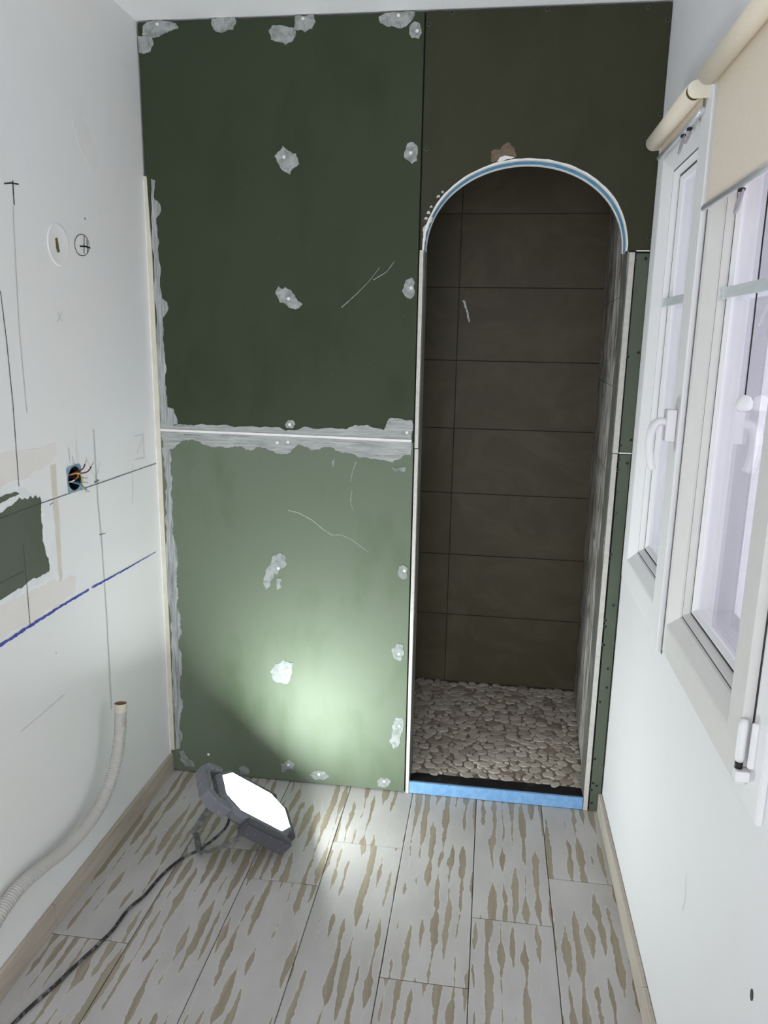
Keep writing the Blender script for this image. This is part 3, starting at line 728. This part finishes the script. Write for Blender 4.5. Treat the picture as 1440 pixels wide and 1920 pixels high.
def pebble_geo(x, y, a, b, th, z, rr):
    n = 12; vs = []; fs = []
    prof = [(1.0, -0.006), (1.0, -0.0004), (0.95, 0.0008), (0.86, 0.0012)]
    wob = [1 + rr.uniform(-0.07, 0.07) for _ in range(n)]
    for s, h in prof:
        for i in range(n):
            t = 2 * math.pi * i / n
            u, v = a * s * wob[i] * math.cos(t), b * s * wob[i] * math.sin(t)
            vs.append((x + u * math.cos(th) - v * math.sin(th), y + u * math.sin(th) + v * math.cos(th), z + h))
    for k in range(3):
        for i in range(n):
            fs.append((k * n + i, k * n + (i + 1) % n, (k + 1) * n + (i + 1) % n, (k + 1) * n + i))
    fs.append(tuple(3 * n + i for i in range(n)))
    return vs, fs
big = sorted(range(len(st)), key=lambda i: -(st[i][2] * st[i][3]) / (st[i][1] + 2.4) ** 3)[:300]
bigset = set(big); jv = []; jf = []; ja = []
for i, s in enumerate(st):
    vs, fs = pebble_geo(*s, SZ + r2.uniform(-0.001, 0.0008), r2)
    if i in bigset:
        build('pebble', vs, fs, 'pebble', sf, False)
    else:
        o0 = len(jv); jv += vs; jf += [tuple(q + o0 for q in f) for f in fs]; ja += [r2.random()] * len(vs)
po = build('small_pebbles', jv, jf, 'pebble', sf, False)
po['kind'] = 'stuff'
at = po.data.attributes.new('stone', 'FLOAT', 'POINT')
at.data.foreach_set('value', ja)

th_ = boxes('trim_2', [((AXL + 0.003, AXR - 0.003), (0.004, 0.062), (0.001, 0.038))], 'core')
tag(th_, 'doorway threshold, blue foam board edge under a black membrane', 'threshold', 'structure')
box('foam_edge', (AXL + 0.002, AXR - 0.002), (-0.0005, 0.010), (0.002, 0.0455), 'blue', th_, 0.0012, 1)
box('membrane', (AXL + 0.003, AXR - 0.003), (0.010, 0.0635), (0.038, 0.0468), 'membrane', th_, 0.001, 1)

zrows = [0.049, 0.372, 0.653, 0.931, 1.213, 1.498, 1.793, 2.079, 2.365, 2.498]
wsb = boxes('wall_shower_back', [((SXL - 0.02, 0.74), (SD + 0.007, SD + 0.03), (0.0, H))], 'grout')
tag(wsb, 'taupe tiled back wall inside the shower', 'wall', 'structure')
xs = [SXL, 0.098, 0.699]
gt = 0.0012
for z0, z1 in zip(zrows, zrows[1:]):
    for x0, x1 in zip(xs, xs[1:]):
        dy = r2.uniform(-0.0007, 0.0007)
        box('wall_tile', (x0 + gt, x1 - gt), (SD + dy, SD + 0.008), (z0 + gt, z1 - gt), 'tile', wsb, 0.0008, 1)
ribbon('adhesive_smear', [(0.118, 1.742), (0.124, 1.725), (0.136, 1.69), (0.145, 1.655)], 0.009, lambda a, b, d: Vector((a, SD - d, b)), 0.0012, 'skim', wsb, 0.006, 0.5)
# right side wall, its tiles run flush into the reveal
def rx(y): return 0.6365 + 0.052 * y
wsr = build('wall_shower_right', [(rx(y) + o, y, z) for z in (0.0, H) for y, o in ((0.097, 0.007), (SD + 0.02, 0.007), (SD + 0.02, 0.03), (0.097, 0.03))],
            [(0, 1, 2, 3), (4, 5, 6, 7), (0, 1, 5, 4), (1, 2, 6, 5), (2, 3, 7, 6), (3, 0, 4, 7)], 'grout')
fix(wsr)
tag(wsr, 'taupe tiled side wall of the shower smeared with dried adhesive', 'wall', 'structure')
zr2 = [0.049, 0.30, 0.585, 0.87, 1.155, 1.44, 1.725, 2.01, 2.295, 2.498]
for z0, z1 in zip(zr2, zr2[1:]):
    for y0, y1 in ((0.098, 0.40), (0.40, SD)):
        d = r2.uniform(-0.0006, 0.0006)
        a, b = y0 + gt, y1 - gt
        fix(build('wall_tile', [(rx(y) + d + o, y, z) for z in (z0 + gt, z1 - gt) for y, o in ((a, 0), (b, 0), (b, 0.008), (a, 0.008))],
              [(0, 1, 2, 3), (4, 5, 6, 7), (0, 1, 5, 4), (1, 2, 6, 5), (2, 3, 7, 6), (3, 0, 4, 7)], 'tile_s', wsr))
wsl = boxes('wall_shower_left', [((SXL - 0.03, SXL - 0.006), (0.097, SD), (0.0, H))], 'grout')
tag(wsl, 'tiled side wall of the shower hidden behind the green wall', 'wall', 'structure')
for z0, z1 in zip(zrows, zrows[1:]):
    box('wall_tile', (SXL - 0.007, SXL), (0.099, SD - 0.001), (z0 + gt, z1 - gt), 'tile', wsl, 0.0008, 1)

# ================================================================== LEFT WALL MARKS
for k, (pts, wdt, m) in enumerate(D['lines']):
    ribbon('pen_mark' if m == 'ink' else 'pencil_line', pts, wdt, on_left, 0.0011, m, wl, None, 0.25 if m != 'ink' else 0.15, k)
for k, pts in enumerate(D['blue']):
    o = ribbon('chalk_line', pts, 0.0085 if k == 0 else 0.006, on_left, 0.0013, 'bluepen', wl, 0.006 if k == 0 else 0.002, 0.45, 90 + k)
    o['label'] = 'blue chalk line'
extrude_outline('filler_patch', ragged(D['white_skim'], 0.08, 3, 21), on_left, 0, 0.0006, 'skim', wl)
for k, p in enumerate(D['fill_patches']):
    extrude_outline('filler_patch', ragged(p, 0.10, 3, 25 + k), on_left, 0, 0.0004, 'greyskim' if k == 0 else 'pinkskim', wl)
gp = extrude_outline('bare_board', ragged(D['green_patch'], 0.14, 3, 31), on_left, 0, 0.0008, 'board_p', wl)
gp['label'] = 'bare green board showing through the filler'
extrude_outline('bare_board', ragged(D['green_swirl'], 0.10, 3, 32), on_left, 0, 0.0008, 'board_p', wl)
extrude_outline('beige_stroke', ragged(D['beige_stroke'], 0.03, 2, 33), on_left, 0, 0.0008, 'beige', wl)

# round filler-ringed disc with a slotted hole
pl = empty('wall_disc', (XL, -0.529, 1.80))
tag(pl, 'round white wall disc with a dark slotted hole on the left wall', 'disc')
cy_, cz_ = sum(p[0] for p in D['plate']) / 4, sum(p[1] for p in D['plate']) / 4
n = 40; vs = []; fs = []
for rr, d in ((0.050, 0.0), (0.0495, 0.0015), (0.047, 0.0020), (0.043, 0.0010), (0.0, 0.0010)):
    for i in range(n):
        t = 2 * math.pi * i / n
        vs.append(on_left(cy_ + rr * math.cos(t), cz_ + rr * math.sin(t) * 1.05, d))
for k in range(4):
    for i in range(n): fs.append((k * n + i, k * n + (i + 1) % n, (k + 1) * n + (i + 1) % n, (k + 1) * n + i))
fix(build('disc', vs, fs, 'wall_l', pl, True))
extrude_outline('slot', ragged([(cy_ + (a - cy_) * 1.2, cz_ + (c - cz_) * 1.2) for a, c in D['slot']], 0.06, 2, 3), on_left, 0.0008, 0.0016, 'tubein', pl)

# electrical wall box with loose wires
eb = empty('wall_box', (XL, bcy, bcz))
tag(eb, 'open electrical wall box with coloured wires sticking out of the left wall', 'electrical box')
vs = []; fs = []; n = 28
for rr, x in ((0.0335, 0.0015), (0.031, 0.0018), (0.030, -0.045), (0.0, -0.046)):
    for i in range(n):
        t = 2 * math.pi * i / n
        vs.append(on_left(bcy + rr * math.cos(t), bcz + rr * math.sin(t), x))
for k in range(3):
    for i in range(n): fs.append((k * n + i, k * n + (i + 1) % n, (k + 1) * n + (i + 1) % n, (k + 1) * n + i))
cup = fix(build('box_cup', vs, fs, 'black', eb, False))
# square blue flange around the cup
sq = []
for i in range(n):
    t = 2 * math.pi * i / n
    c, s = math.cos(t), math.sin(t); k = 0.0365 / max(abs(c), abs(s))
    sq.append((bcy + c * k, bcz + s * k))
vs = [on_left(bcy + 0.033 * math.cos(2 * math.pi * i / n), bcz + 0.033 * math.sin(2 * math.pi * i / n), 0.0016) for i in range(n)] + [on_left(a, b, 0.0014) for a, b in sq] + [on_left(a, b, -0.001) for a, b in sq]
fs = [(i, (i + 1) % n, n + (i + 1) % n, n + i) for i in range(n)] + [(n + i, n + (i + 1) % n, 2 * n + (i + 1) % n, 2 * n + i) for i in range(n)]
fix(build('box_flange', vs, fs, 'wallbox', eb))
def wire(col, pts, tip=True):
    P = [on_left(bcy + a, bcz + b, d) for a, b, d in pts]
    c = curve_pts(P, 8)
    o = tube('wire', c, 0.0019, WIRE[col], eb, 8)
    o['label'] = col + ' wire'
    if tip:
        dv = (c[-1] - c[-3]).normalized()
        tube('copper_tip', [c[-1], c[-1] + dv * 0.006, c[-1] + dv * 0.013], 0.0011, WIRE['copper'], o, 6)
wire('red', [(0.004, -0.004, -0.04), (0.012, 0.012, -0.01), (0.024, 0.022, 0.012), (0.026, 0.036, 0.020)])
wire('red', [(-0.004, 0.0, -0.04), (0.010, 0.008, -0.005), (0.030, 0.014, 0.022), (0.040, 0.028, 0.030)])
wire('orange', [(-0.018, 0.0, -0.04), (-0.014, 0.010, -0.01), (0.0, 0.014, 0.006), (0.008, 0.006, 0.008), (0.006, -0.004, 0.0)], False)
wire('yellow', [(-0.008, 0.004, -0.03), (0.0, 0.014, 0.004), (0.012, 0.010, 0.012), (0.016, -0.008, 0.014), (0.016, -0.026, 0.012), (0.022, -0.034, 0.014)])
wire('blue', [(-0.020, -0.004, -0.03), (-0.008, -0.010, 0.0), (0.008, -0.018, 0.012), (0.024, -0.034, 0.020)])
wire('navy', [(0.0, -0.006, -0.04), (0.012, 0.0, -0.01), (0.024, -0.002, 0.012)])
wire('navy', [(0.0, -0.014, -0.04), (0.012, -0.012, -0.01), (0.022, -0.014, 0.012)])
wire('white', [(-0.018, -0.012, -0.03), (-0.018, -0.006, 0.0), (-0.012, -0.002, 0.008)], False)

# ================================================================== CORRUGATED HOSE
hp = resample(curve_pts(D['hose'], 24), 0.0014)
hz = empty('conduit_hose', (XL, -0.349, 0.20))
tag(hz, 'grey corrugated plastic hose curving up along the left wall', 'hose')
HR = 0.0165
nfree = 16
tube('corrugated_tube', hp[nfree:], lambda i: HR + (0.0014 if (i % 5) in (0, 1, 2) else -0.0016), 'hose', hz, 18)
tube('hose_cuff', [hp[0], hp[3], hp[nfree + 2]], HR + 0.0015, 'hosein', hz, 22, caps=False)
tube('cuff_bore', [hp[0] + Vector((0, 0, -0.0005)), hp[6], hp[nfree]], HR - 0.0010, 'hosebore', hz, 18, caps=False)
tube('bore_bottom', [hp[nfree - 3], hp[nfree]], HR - 0.0015, 'black', hz, 18)

# ================================================================== WINDOW
win = build('window_1', [(0.80, WY0 - 0.02, WZ0 - 0.02), (0.80, WY1 + 0.02, WZ0 - 0.02), (0.80, WY1 + 0.02, WZ1 + 0.02), (0.80, WY0 - 0.02, WZ1 + 0.02)], [(0, 1, 2, 3)], 'fill_screen')
tag(win, 'white two-leaf window in the right wall', 'window', 'structure')
win['label'] = 'white two-leaf window with an added pale fill screen behind the glass'
def ring_frame(name, y0, y1, z0, z1, prof, mat, parent, smooth=False):
    """mitred frame; prof = list of (inset, x)"""
    vs = []; fs = []; m = len(prof)
    for cy, cz, sy, sz in ((y0, z0, 1, 1), (y1, z0, -1, 1), (y1, z1, -1, -1), (y0, z1, 1, -1)):
        for i, x in prof: vs.append((x, cy + sy * i, cz + sz * i))
    for c in range(4):
        for k in range(m - 1):
            a = c * m + k; b = ((c + 1) % 4) * m + k
            fs.append((a, b, b + 1, a + 1))
    o = build(name, vs, fs, mat, parent, False)
    return o
FZ0, FZ1 = 0.862, 2.14
ring_frame('outer_frame', -1.332, -0.098, FZ0, FZ1, [(0, 0.694), (0, 0.687), (0.003, 0.684), (0.062, 0.684), (0.062, 0.80)], 'pvc', win)
SZ0, SZ1 = 0.893, 2.118
prof = [(0, 0.6845), (0, 0.670), (0.002, 0.668), (0.064, 0.668), (0.070, 0.6695), (0.098, 0.687), (0.101, 0.691)]
gas1 = [(0.101, 0.691), (0.103, 0.6945), (0.1045, 0.691)]
bead = [(0.1045, 0.691), (0.106, 0.6905), (0.113, 0.702), (0.114, 0.705)]
gas2 = [(0.114, 0.705), (0.1165, 0.709), (0.1195, 0.705)]
bead2 = [(0.1195, 0.705), (0.1215, 0.705), (0.130, 0.712), (0.130, 0.7195)]
for nm, ya, yb, mt in (('far', -0.664, -0.132, 'pvc'), ('near', -1.270, -0.668, 'pvc_shaded')):
    lf = ring_frame('window_sash', ya, yb, SZ0, SZ1, prof, mt, win)
    lf['label'] = 'far leaf, next to the green wall' if nm == 'far' else 'near leaf with the handle beside it'
    ring_frame('gasket', ya, yb, SZ0, SZ1, gas1, 'gasket', lf)
    ring_frame('glazing_bead', ya, yb, SZ0, SZ1, bead, mt, lf)
    ring_frame('gasket', ya, yb, SZ0, SZ1, gas2, 'gasket', lf)
    ring_frame('glazing_bead', ya, yb, SZ0, SZ1, bead2, 'pvc', lf)
    for xx in (0.714, 0.734):
        box('glass_pane', (xx, xx + 0.004), (ya + 0.125, yb - 0.125), (SZ0 + 0.125, SZ1 - 0.125), 'glass', lf)
    boxes('sash_liner', [((0.7195, 0.79), (ya + 0.118, ya + 0.128), (SZ0 + 0.118, SZ1 - 0.118)), ((0.7195, 0.79), (yb - 0.128, yb - 0.118), (SZ0 + 0.118, SZ1 - 0.118)),
                         ((0.7195, 0.79), (ya + 0.118, yb - 0.118), (SZ0 + 0.118, SZ0 + 0.128)), ((0.7195, 0.79), (ya + 0.118, yb - 0.118), (SZ1 - 0.128, SZ1 - 0.118))], 'pvc', lf)
ms = box('meeting_stile', (0.656, 0.6685), (-0.716, -0.636), (0.885, 2.125), 'pvc', win, 0.003, 2)
box('stile_gap', (0.6675, 0.669), (-0.7225, -0.712), (0.885, 2.12), 'gasket', win)
# handle
hd = box('window_handle', (0.633, 0.6545), (-0.700, -0.664), (1.370, 1.440), 'pvc', win, 0.003, 2)
hd['label'] = 'white curved lever handle'
nk = curve_pts([(0.636, -0.682, 1.412), (0.628, -0.682, 1.413), (0.619, -0.682, 1.411), (0.610, -0.683, 1.402), (0.605, -0.684, 1.382), (0.605, -0.685, 1.354), (0.610, -0.685, 1.324), (0.615, -0.685, 1.308)], 6)
tube('lever', nk, lambda i: 0.0150 - 0.0030 * abs(i / len(nk) - 0.4), 'pvc', hd, 16, flat=0.62)
# hinge at the foot of the near leaf
hg = tube('hinge', [(0.669, -1.2765, 0.938), (0.669, -1.2765, 0.945), (0.669, -1.2765, 1.000), (0.669, -1.2765, 1.010)], lambda i: 0.0078 if i in (1, 2) else 0.006, 'pvc', win, 16)
tube('hinge_pin', [(0.669, -1.2765, 0.926), (0.669, -1.2765, 0.938)], 0.006, 'black', hg, 12)
box('hinge_leaf', (0.676, 0.686), (-1.297, -1.289), (0.935, 1.012), 'pvc', hg, 0.002, 1)
hb = box('hinge_foot', (0.662, 0.684), (-1.290, -1.272), (0.908, 0.926), 'pvc', hg, 0.002, 2)
box('sash_gap', (0.6835, 0.6850), (-1.2775, -1.2695), (0.93, SZ1), 'black', win)

# ================================================================== ROLLER BLINDS
def roller_blind(label, y_far, y_near, z_bar, show_end, ring_y):
    r = empty('roller_blind', (0.63, (y_far + y_near) / 2, 2.078))
    tag(r, label, 'roller blind')
    R0 = 0.0188; zc = 2.078; n = 32
    vs = []; fs = []
    for y in (y_far - 0.002, y_near):
        for rr in (R0, R0 - 0.003):
            for i in range(n):
                t = 2 * math.pi * i / n
                vs.append((0.63 + rr * math.cos(t), y, zc + rr * math.sin(t)))
    for i in range(n):
        j = (i + 1) % n
        fs += [(i, j, 2 * n + j, 2 * n + i), (n + i, 3 * n + i, 3 * n + j, n + j), (i, n + i, n + j, j), (2 * n + i, 2 * n + j, 3 * n + j, 3 * n + i)]
    fix(build('fabric_roll', vs, fs, 'fabric', r, True))
    tube('roll_core', [(0.63, y_far - 0.003, zc), (0.63, y_near + 0.004, zc)], 0.0140, 'tubein', r, 20)
    # hanging fabric (from the window side of the roll)
    xf = 0.6490
    box('fabric_sheet', (xf - 0.0006, xf + 0.0006), (y_near + 0.006, y_far - 0.008), (z_bar, zc + 0.004), 'fabric', r)
    # oval bottom bar
    bar = tube('bottom_bar', [(xf, y_far - 0.004, z_bar), (xf, y_far - 0.006, z_bar), (xf, y_near + 0.006, z_bar), (xf, y_near + 0.004, z_bar)], lambda i: 0.0105 if i in (1, 2) else 0.007, 'alu', r, 16, flat=0.6)
    box('bar_end_cap', (xf - 0.004, xf + 0.004), (y_far - 0.005, y_far - 0.001), (z_bar - 0.006, z_bar + 0.006), 'ring', bar, 0.001, 1)
    for ry, kk in ring_y:
        cl = box('bar_clip', (xf - 0.005, xf + 0.005), (ry - 0.006, ry + 0.006), (z_bar - 0.0135, z_bar - 0.008), 'black', bar, 0.001, 1)
        c = [(xf - 0.002 + 0.004 * math.sin(t), ry + 0.009 * math.cos(t), z_bar - 0.028 + 0.019 * kk * math.sin(t)) for t in [2 * math.pi * i / 24 for i in range(24)]]
        tube('pull_ring', c, 0.0024, 'ring', cl, 8, closed=True)
    # brackets: half-disc plate at each end with an arm back to the frame
    for y, s in ((y_far, 1), (y_near - 0.014, -1)):
        m = 20; o = [(0.63 + 0.0170 * math.cos(t), zc + 0.0170 * math.sin(t)) for t in [math.pi * 0.5 + math.pi * i / m for i in range(m + 1)]] + [(0.672, zc - 0.0150), (0.672, zc + 0.0170)]
        extrude_outline('bracket', o, lambda a, b, d, y=y, s=s: Vector((a, y + s * d, b)), 0.001, 0.0035, 'cap', r)
        if s < 0:
            extrude_outline('end_plug', [(0.63 + 0.011 * math.cos(t), zc + 0.011 * math.sin(t)) for t in [2 * math.pi * i / 20 for i in range(20)]], lambda a, b, d, y=y: Vector((a, y - d, b)), -0.010, 0.0008, 'cap', r)
    box('mount_plate', (0.660, 0.6675), (y_near + 0.004, y_far - 0.004), (zc + 0.004, zc + 0.03), 'pvc', r, 0.001, 1)
    return r
roller_blind('small cream roller blind pulled up on the far window leaf', -0.255, -0.672, 2.044, True, ((-0.513, 1.0), (-0.571, 0.55)))
roller_blind('larger cream roller blind pulled partly down over the near window leaf', -0.776, -1.262, 1.842, False, ((-1.011, 1.0),))

# ---- pale flat curtain rods clipped across the panes
def rod(label, y0, y1, z):
    o = empty('curtain_rod', (0.69, (y0 + y1) / 2, z)); tag(o, label, 'curtain rod')
    box('rod_strip', (0.693, 0.697), (y1, y0), (z - 0.011, z + 0.011), 'strip', o, 0.0012, 1)
    box('rod_sleeve', (0.692, 0.698), (y0 - 0.030, y0 - 0.001), (z - 0.0115, z + 0.0115), 'strip', o, 0.0012, 1)
    box('rod_clip', (0.6905, 0.700), (y0 - 0.004, y0 + 0.0005), (z - 0.0125, z + 0.0125), 'strip', o, 0.001, 1)
    return o
rod('pale plastic curtain rod across the far window pane', -0.246, -0.556, 1.686)
rod('pale plastic curtain rod across the near window pane', -0.780, -1.160, 1.678)

# ---- pull cord with a knob
pc = empty('pull_cord', (0.705, -0.988, 1.478))
tag(pc, 'black pull cord with a round white knob hanging before the near pane', 'pull cord')
tube('cord', [(0.700, -0.984, 2.06), (0.700, -0.984, 1.75), (0.700, -0.988, 1.62), (0.700, -0.990, 1.49)], 0.0014, 'black', pc, 8)
vs = []; fs = []; n = 18; prof_k = [(0.004, 0.015), (0.0105, 0.011), (0.0140, 0.003), (0.0140, -0.005), (0.0120, -0.011), (0.006, -0.0125)]
for rr, dz in prof_k:
    for i in range(n):
        t = 2 * math.pi * i / n; vs.append((0.700 + rr * math.cos(t), -0.990 + rr * math.sin(t), 1.478 + dz))
for k in range(len(prof_k) - 1):
    for i in range(n): fs.append((k * n + i, k * n + (i + 1) % n, (k + 1) * n + (i + 1) % n, (k + 1) * n + i))
fs += [tuple(range(n)), tuple((len(prof_k) - 1) * n + i for i in range(n))]
fix(build('knob', vs, fs, 'pvc', pc, True))

# ================================================================== WORK LAMP
LC = Vector((-0.4163, -0.3734, 0.1579))                  # middle of the light panel
n_ = Vector((0.6453, 0.2037, 0.7362)).normalized()       # the way it shines
e1 = Vector((0.61, 0.44, -0.66)); e1 = (e1 - n_ * e1.dot(n_)).normalized()    # handle -> foot
e2 = n_.cross(e1)
def L(u, v, w): return LC + e1 * u + e2 * v + n_ * w
wlamp = empty('work_lamp', (-0.4163, -0.3734, 0.0))
tag(wlamp, 'switched-on LED work lamp in a plaster-dusted grey shell on the plank floor', 'work lamp')
def octa(hl, hw, cl, cw):
    return [(-hl, cw - hw), (-hl, hw - cw), (cl - hl, hw), (hl - cl, hw), (hl, hw - cw), (hl, cw - hw), (hl - cl, -hw), (cl - hl, -hw)]
def lathe_octa(name, rings, mat, parent, cap0=True, cap1=True):
    vs = []; fs = []
    for o, w in rings: vs += [L(u, v, w) for u, v in o]
    for k in range(len(rings) - 1):
        for i in range(8): fs.append((k * 8 + i, k * 8 + (i + 1) % 8, (k + 1) * 8 + (i + 1) % 8, (k + 1) * 8 + i))
    if cap0: fs.append(tuple(range(8)))
    if cap1: fs.append(tuple((len(rings) - 1) * 8 + i for i in range(8)))
    o = build(name, vs, fs, mat, parent)
    return fix(o)
O = octa
shell = lathe_octa('housing', [(O(.132, .082, .048, .042), -0.001), (O(.133, .084, .049, .043), 0.004), (O(.139, .090, .05, .044), 0.002), (O(.148, .098, .052, .046), -0.012), (O(.146, .096, .052, .046), -0.030), (O(.118, .074, .045, .040), -0.050), (O(.10, .06, .04, .035), -0.056)], 'lamp', wlamp, cap0=False)
lathe_octa('light_panel', [(O(.131, .081, .048, .042), -0.004), (O(.131, .081, .048, .042), 0.0036), (O(.126, .076, .046, .040), 0.0048), (O(.09, .045, .03, .024), 0.0050)], 'led', wlamp, cap0=False)
# rubber bumpers: along the near long side and round the foot end
def bar_uvw(name, path, r, mat, flat=1.0, parent=None, seg=10):
    return tube(name, [L(*p) for p in path], r, mat, parent or wlamp, seg, flat=flat)
def bumper(pts, name='bumper'):
    bm = bmesh.new()
    for (u0, u1), (v0, v1), (w0, w1) in pts:
        vs = [bm.verts.new(local(wlamp, L(u, v, w))) for u in (u0, u1) for v in (v0, v1) for w in (w0, w1)]
        for f in ((0, 1, 3, 2), (4, 6, 7, 5), (0, 4, 5, 1), (2, 3, 7, 6), (0, 2, 6, 4), (1, 5, 7, 3)): bm.faces.new([vs[i] for i in f])
    bmesh.ops.recalc_face_normals(bm, faces=bm.faces)
    bmesh.ops.bevel(bm, geom=list(bm.edges), offset=0.007, segments=2, affect='EDGES')
    me = bpy.data.meshes.new(name); bm.to_mesh(me); bm.free()
    return link(name, me, 'bumper', wlamp)
bumper([((-0.060, 0.128), (-0.120, -0.088), (-0.052, 0.000))])
bumper([((-0.055, 0.125), (0.088, 0.112), (-0.046, 0.000))])
bumper([((0.112, 0.160), (-0.070, 0.066), (-0.054, 0.000))])
# carrying handle at the upper end
ho = [(-0.120, -0.098), (-0.172, -0.090), (-0.204, -0.056), (-0.204, 0.056), (-0.172, 0.090), (-0.120, 0.098)]
hi_ = [(-0.120, -0.066), (-0.156, -0.062), (-0.177, -0.040), (-0.177, 0.040), (-0.156, 0.062), (-0.120, 0.066)]
vs = []; fs = []
for o_, w_ in ((ho, -0.040), (ho, -0.010), ([(a * 0.985, c * 0.95) for a, c in ho], -0.003), ([(a * 1.015, c * 1.06) for a, c in hi_], -0.003), (hi_, -0.010), (hi_, -0.040)):
    vs += [L(a, c, w_) for a, c in o_]
for k in range(6):
    for i in range(5): fs.append((k * 6 + i, k * 6 + i + 1, ((k + 1) % 6) * 6 + i + 1, ((k + 1) % 6) * 6 + i))
fs += [tuple(k * 6 for k in range(6)), tuple(k * 6 + 5 for k in range(6))]
fix(build('carry_handle', vs, fs, 'lamp', wlamp))
for vv in (-0.03, 0.03):
    bar_uvw('handle_screw', [(-0.190, vv, -0.005), (-0.190, vv, 0.0025)], 0.004, 'steel')
# bent flat-steel stand
def flat_strip(name, path, width_dir, width, thick, mat, parent):
    P = [Vector(p) for p in path]; vs = []; fs = []
    nn = len(P)
    for i, p in enumerate(P):
        t = (P[min(i + 1, nn - 1)] - P[max(i - 1, 0)]).normalized()
        wd = width_dir[i] if isinstance(width_dir, list) else width_dir
        wd = (wd - t * wd.dot(t)).normalized()
        q = t.cross(wd)
        for a, b in ((-1, -1), (1, -1), (1, 1), (-1, 1)):
            vs.append(p + wd * (a * width / 2) + q * (b * thick / 2))
    for i in range(nn - 1):
        for k in range(4): fs.append((i * 4 + k, i * 4 + (k + 1) % 4, (i + 1) * 4 + (k + 1) % 4, (i + 1) * 4 + k))
    fs += [(0, 1, 2, 3), tuple((nn - 1) * 4 + k for k in range(4))]
    return fix(build(name, vs, fs, mat, parent))
A1 = L(-0.045, 0.080, -0.048); A2 = L(-0.005, -0.085, -0.050)
F1 = Vector((-0.622, -0.360, 0.0)); F2 = Vector((-0.575, -0.452, 0.0))
upz = Vector((0, 0, 1))
pth = [A1, A1.lerp(F1 + upz * 0.012, 0.45) + Vector((-0.012, 0.0, 0.012)), F1 + upz * 0.030, F1 + upz * 0.0125 + (F2 - F1) * 0.06, F1.lerp(F2, 0.5) + upz * 0.0125, F2 + upz * 0.0125 - (F2 - F1) * 0.06, F2 + Vector((0.022, 0.006, 0.018)), A2.lerp(F2 + upz * 0.012, 0.45) + Vector((0.0, -0.004, -0.006)), A2]
sm = curve_pts(pth, 5)
side = (F1 - A1).cross(F2 - F1).normalized()
flat_strip('stand', sm, side, 0.022, 0.003, 'steel', wlamp)
bar_uvw('stand_knob', [(-0.045, 0.078, -0.050), (-0.045, 0.098, -0.050)], 0.011, 'bumper')
bar_uvw('stand_knob', [(-0.005, -0.098, -0.050), (-0.005, -0.074, -0.050)], 0.011, 'bumper')
# power cord
cp = [tuple(L(-0.06, -0.02, -0.058)), (-0.515, -0.385, 0.062)] + D['cord'][1:]
cc = resample(curve_pts(cp, 12), 0.012)
tube('power_cord', cc, 0.0046, 'cable', wlamp, 9)
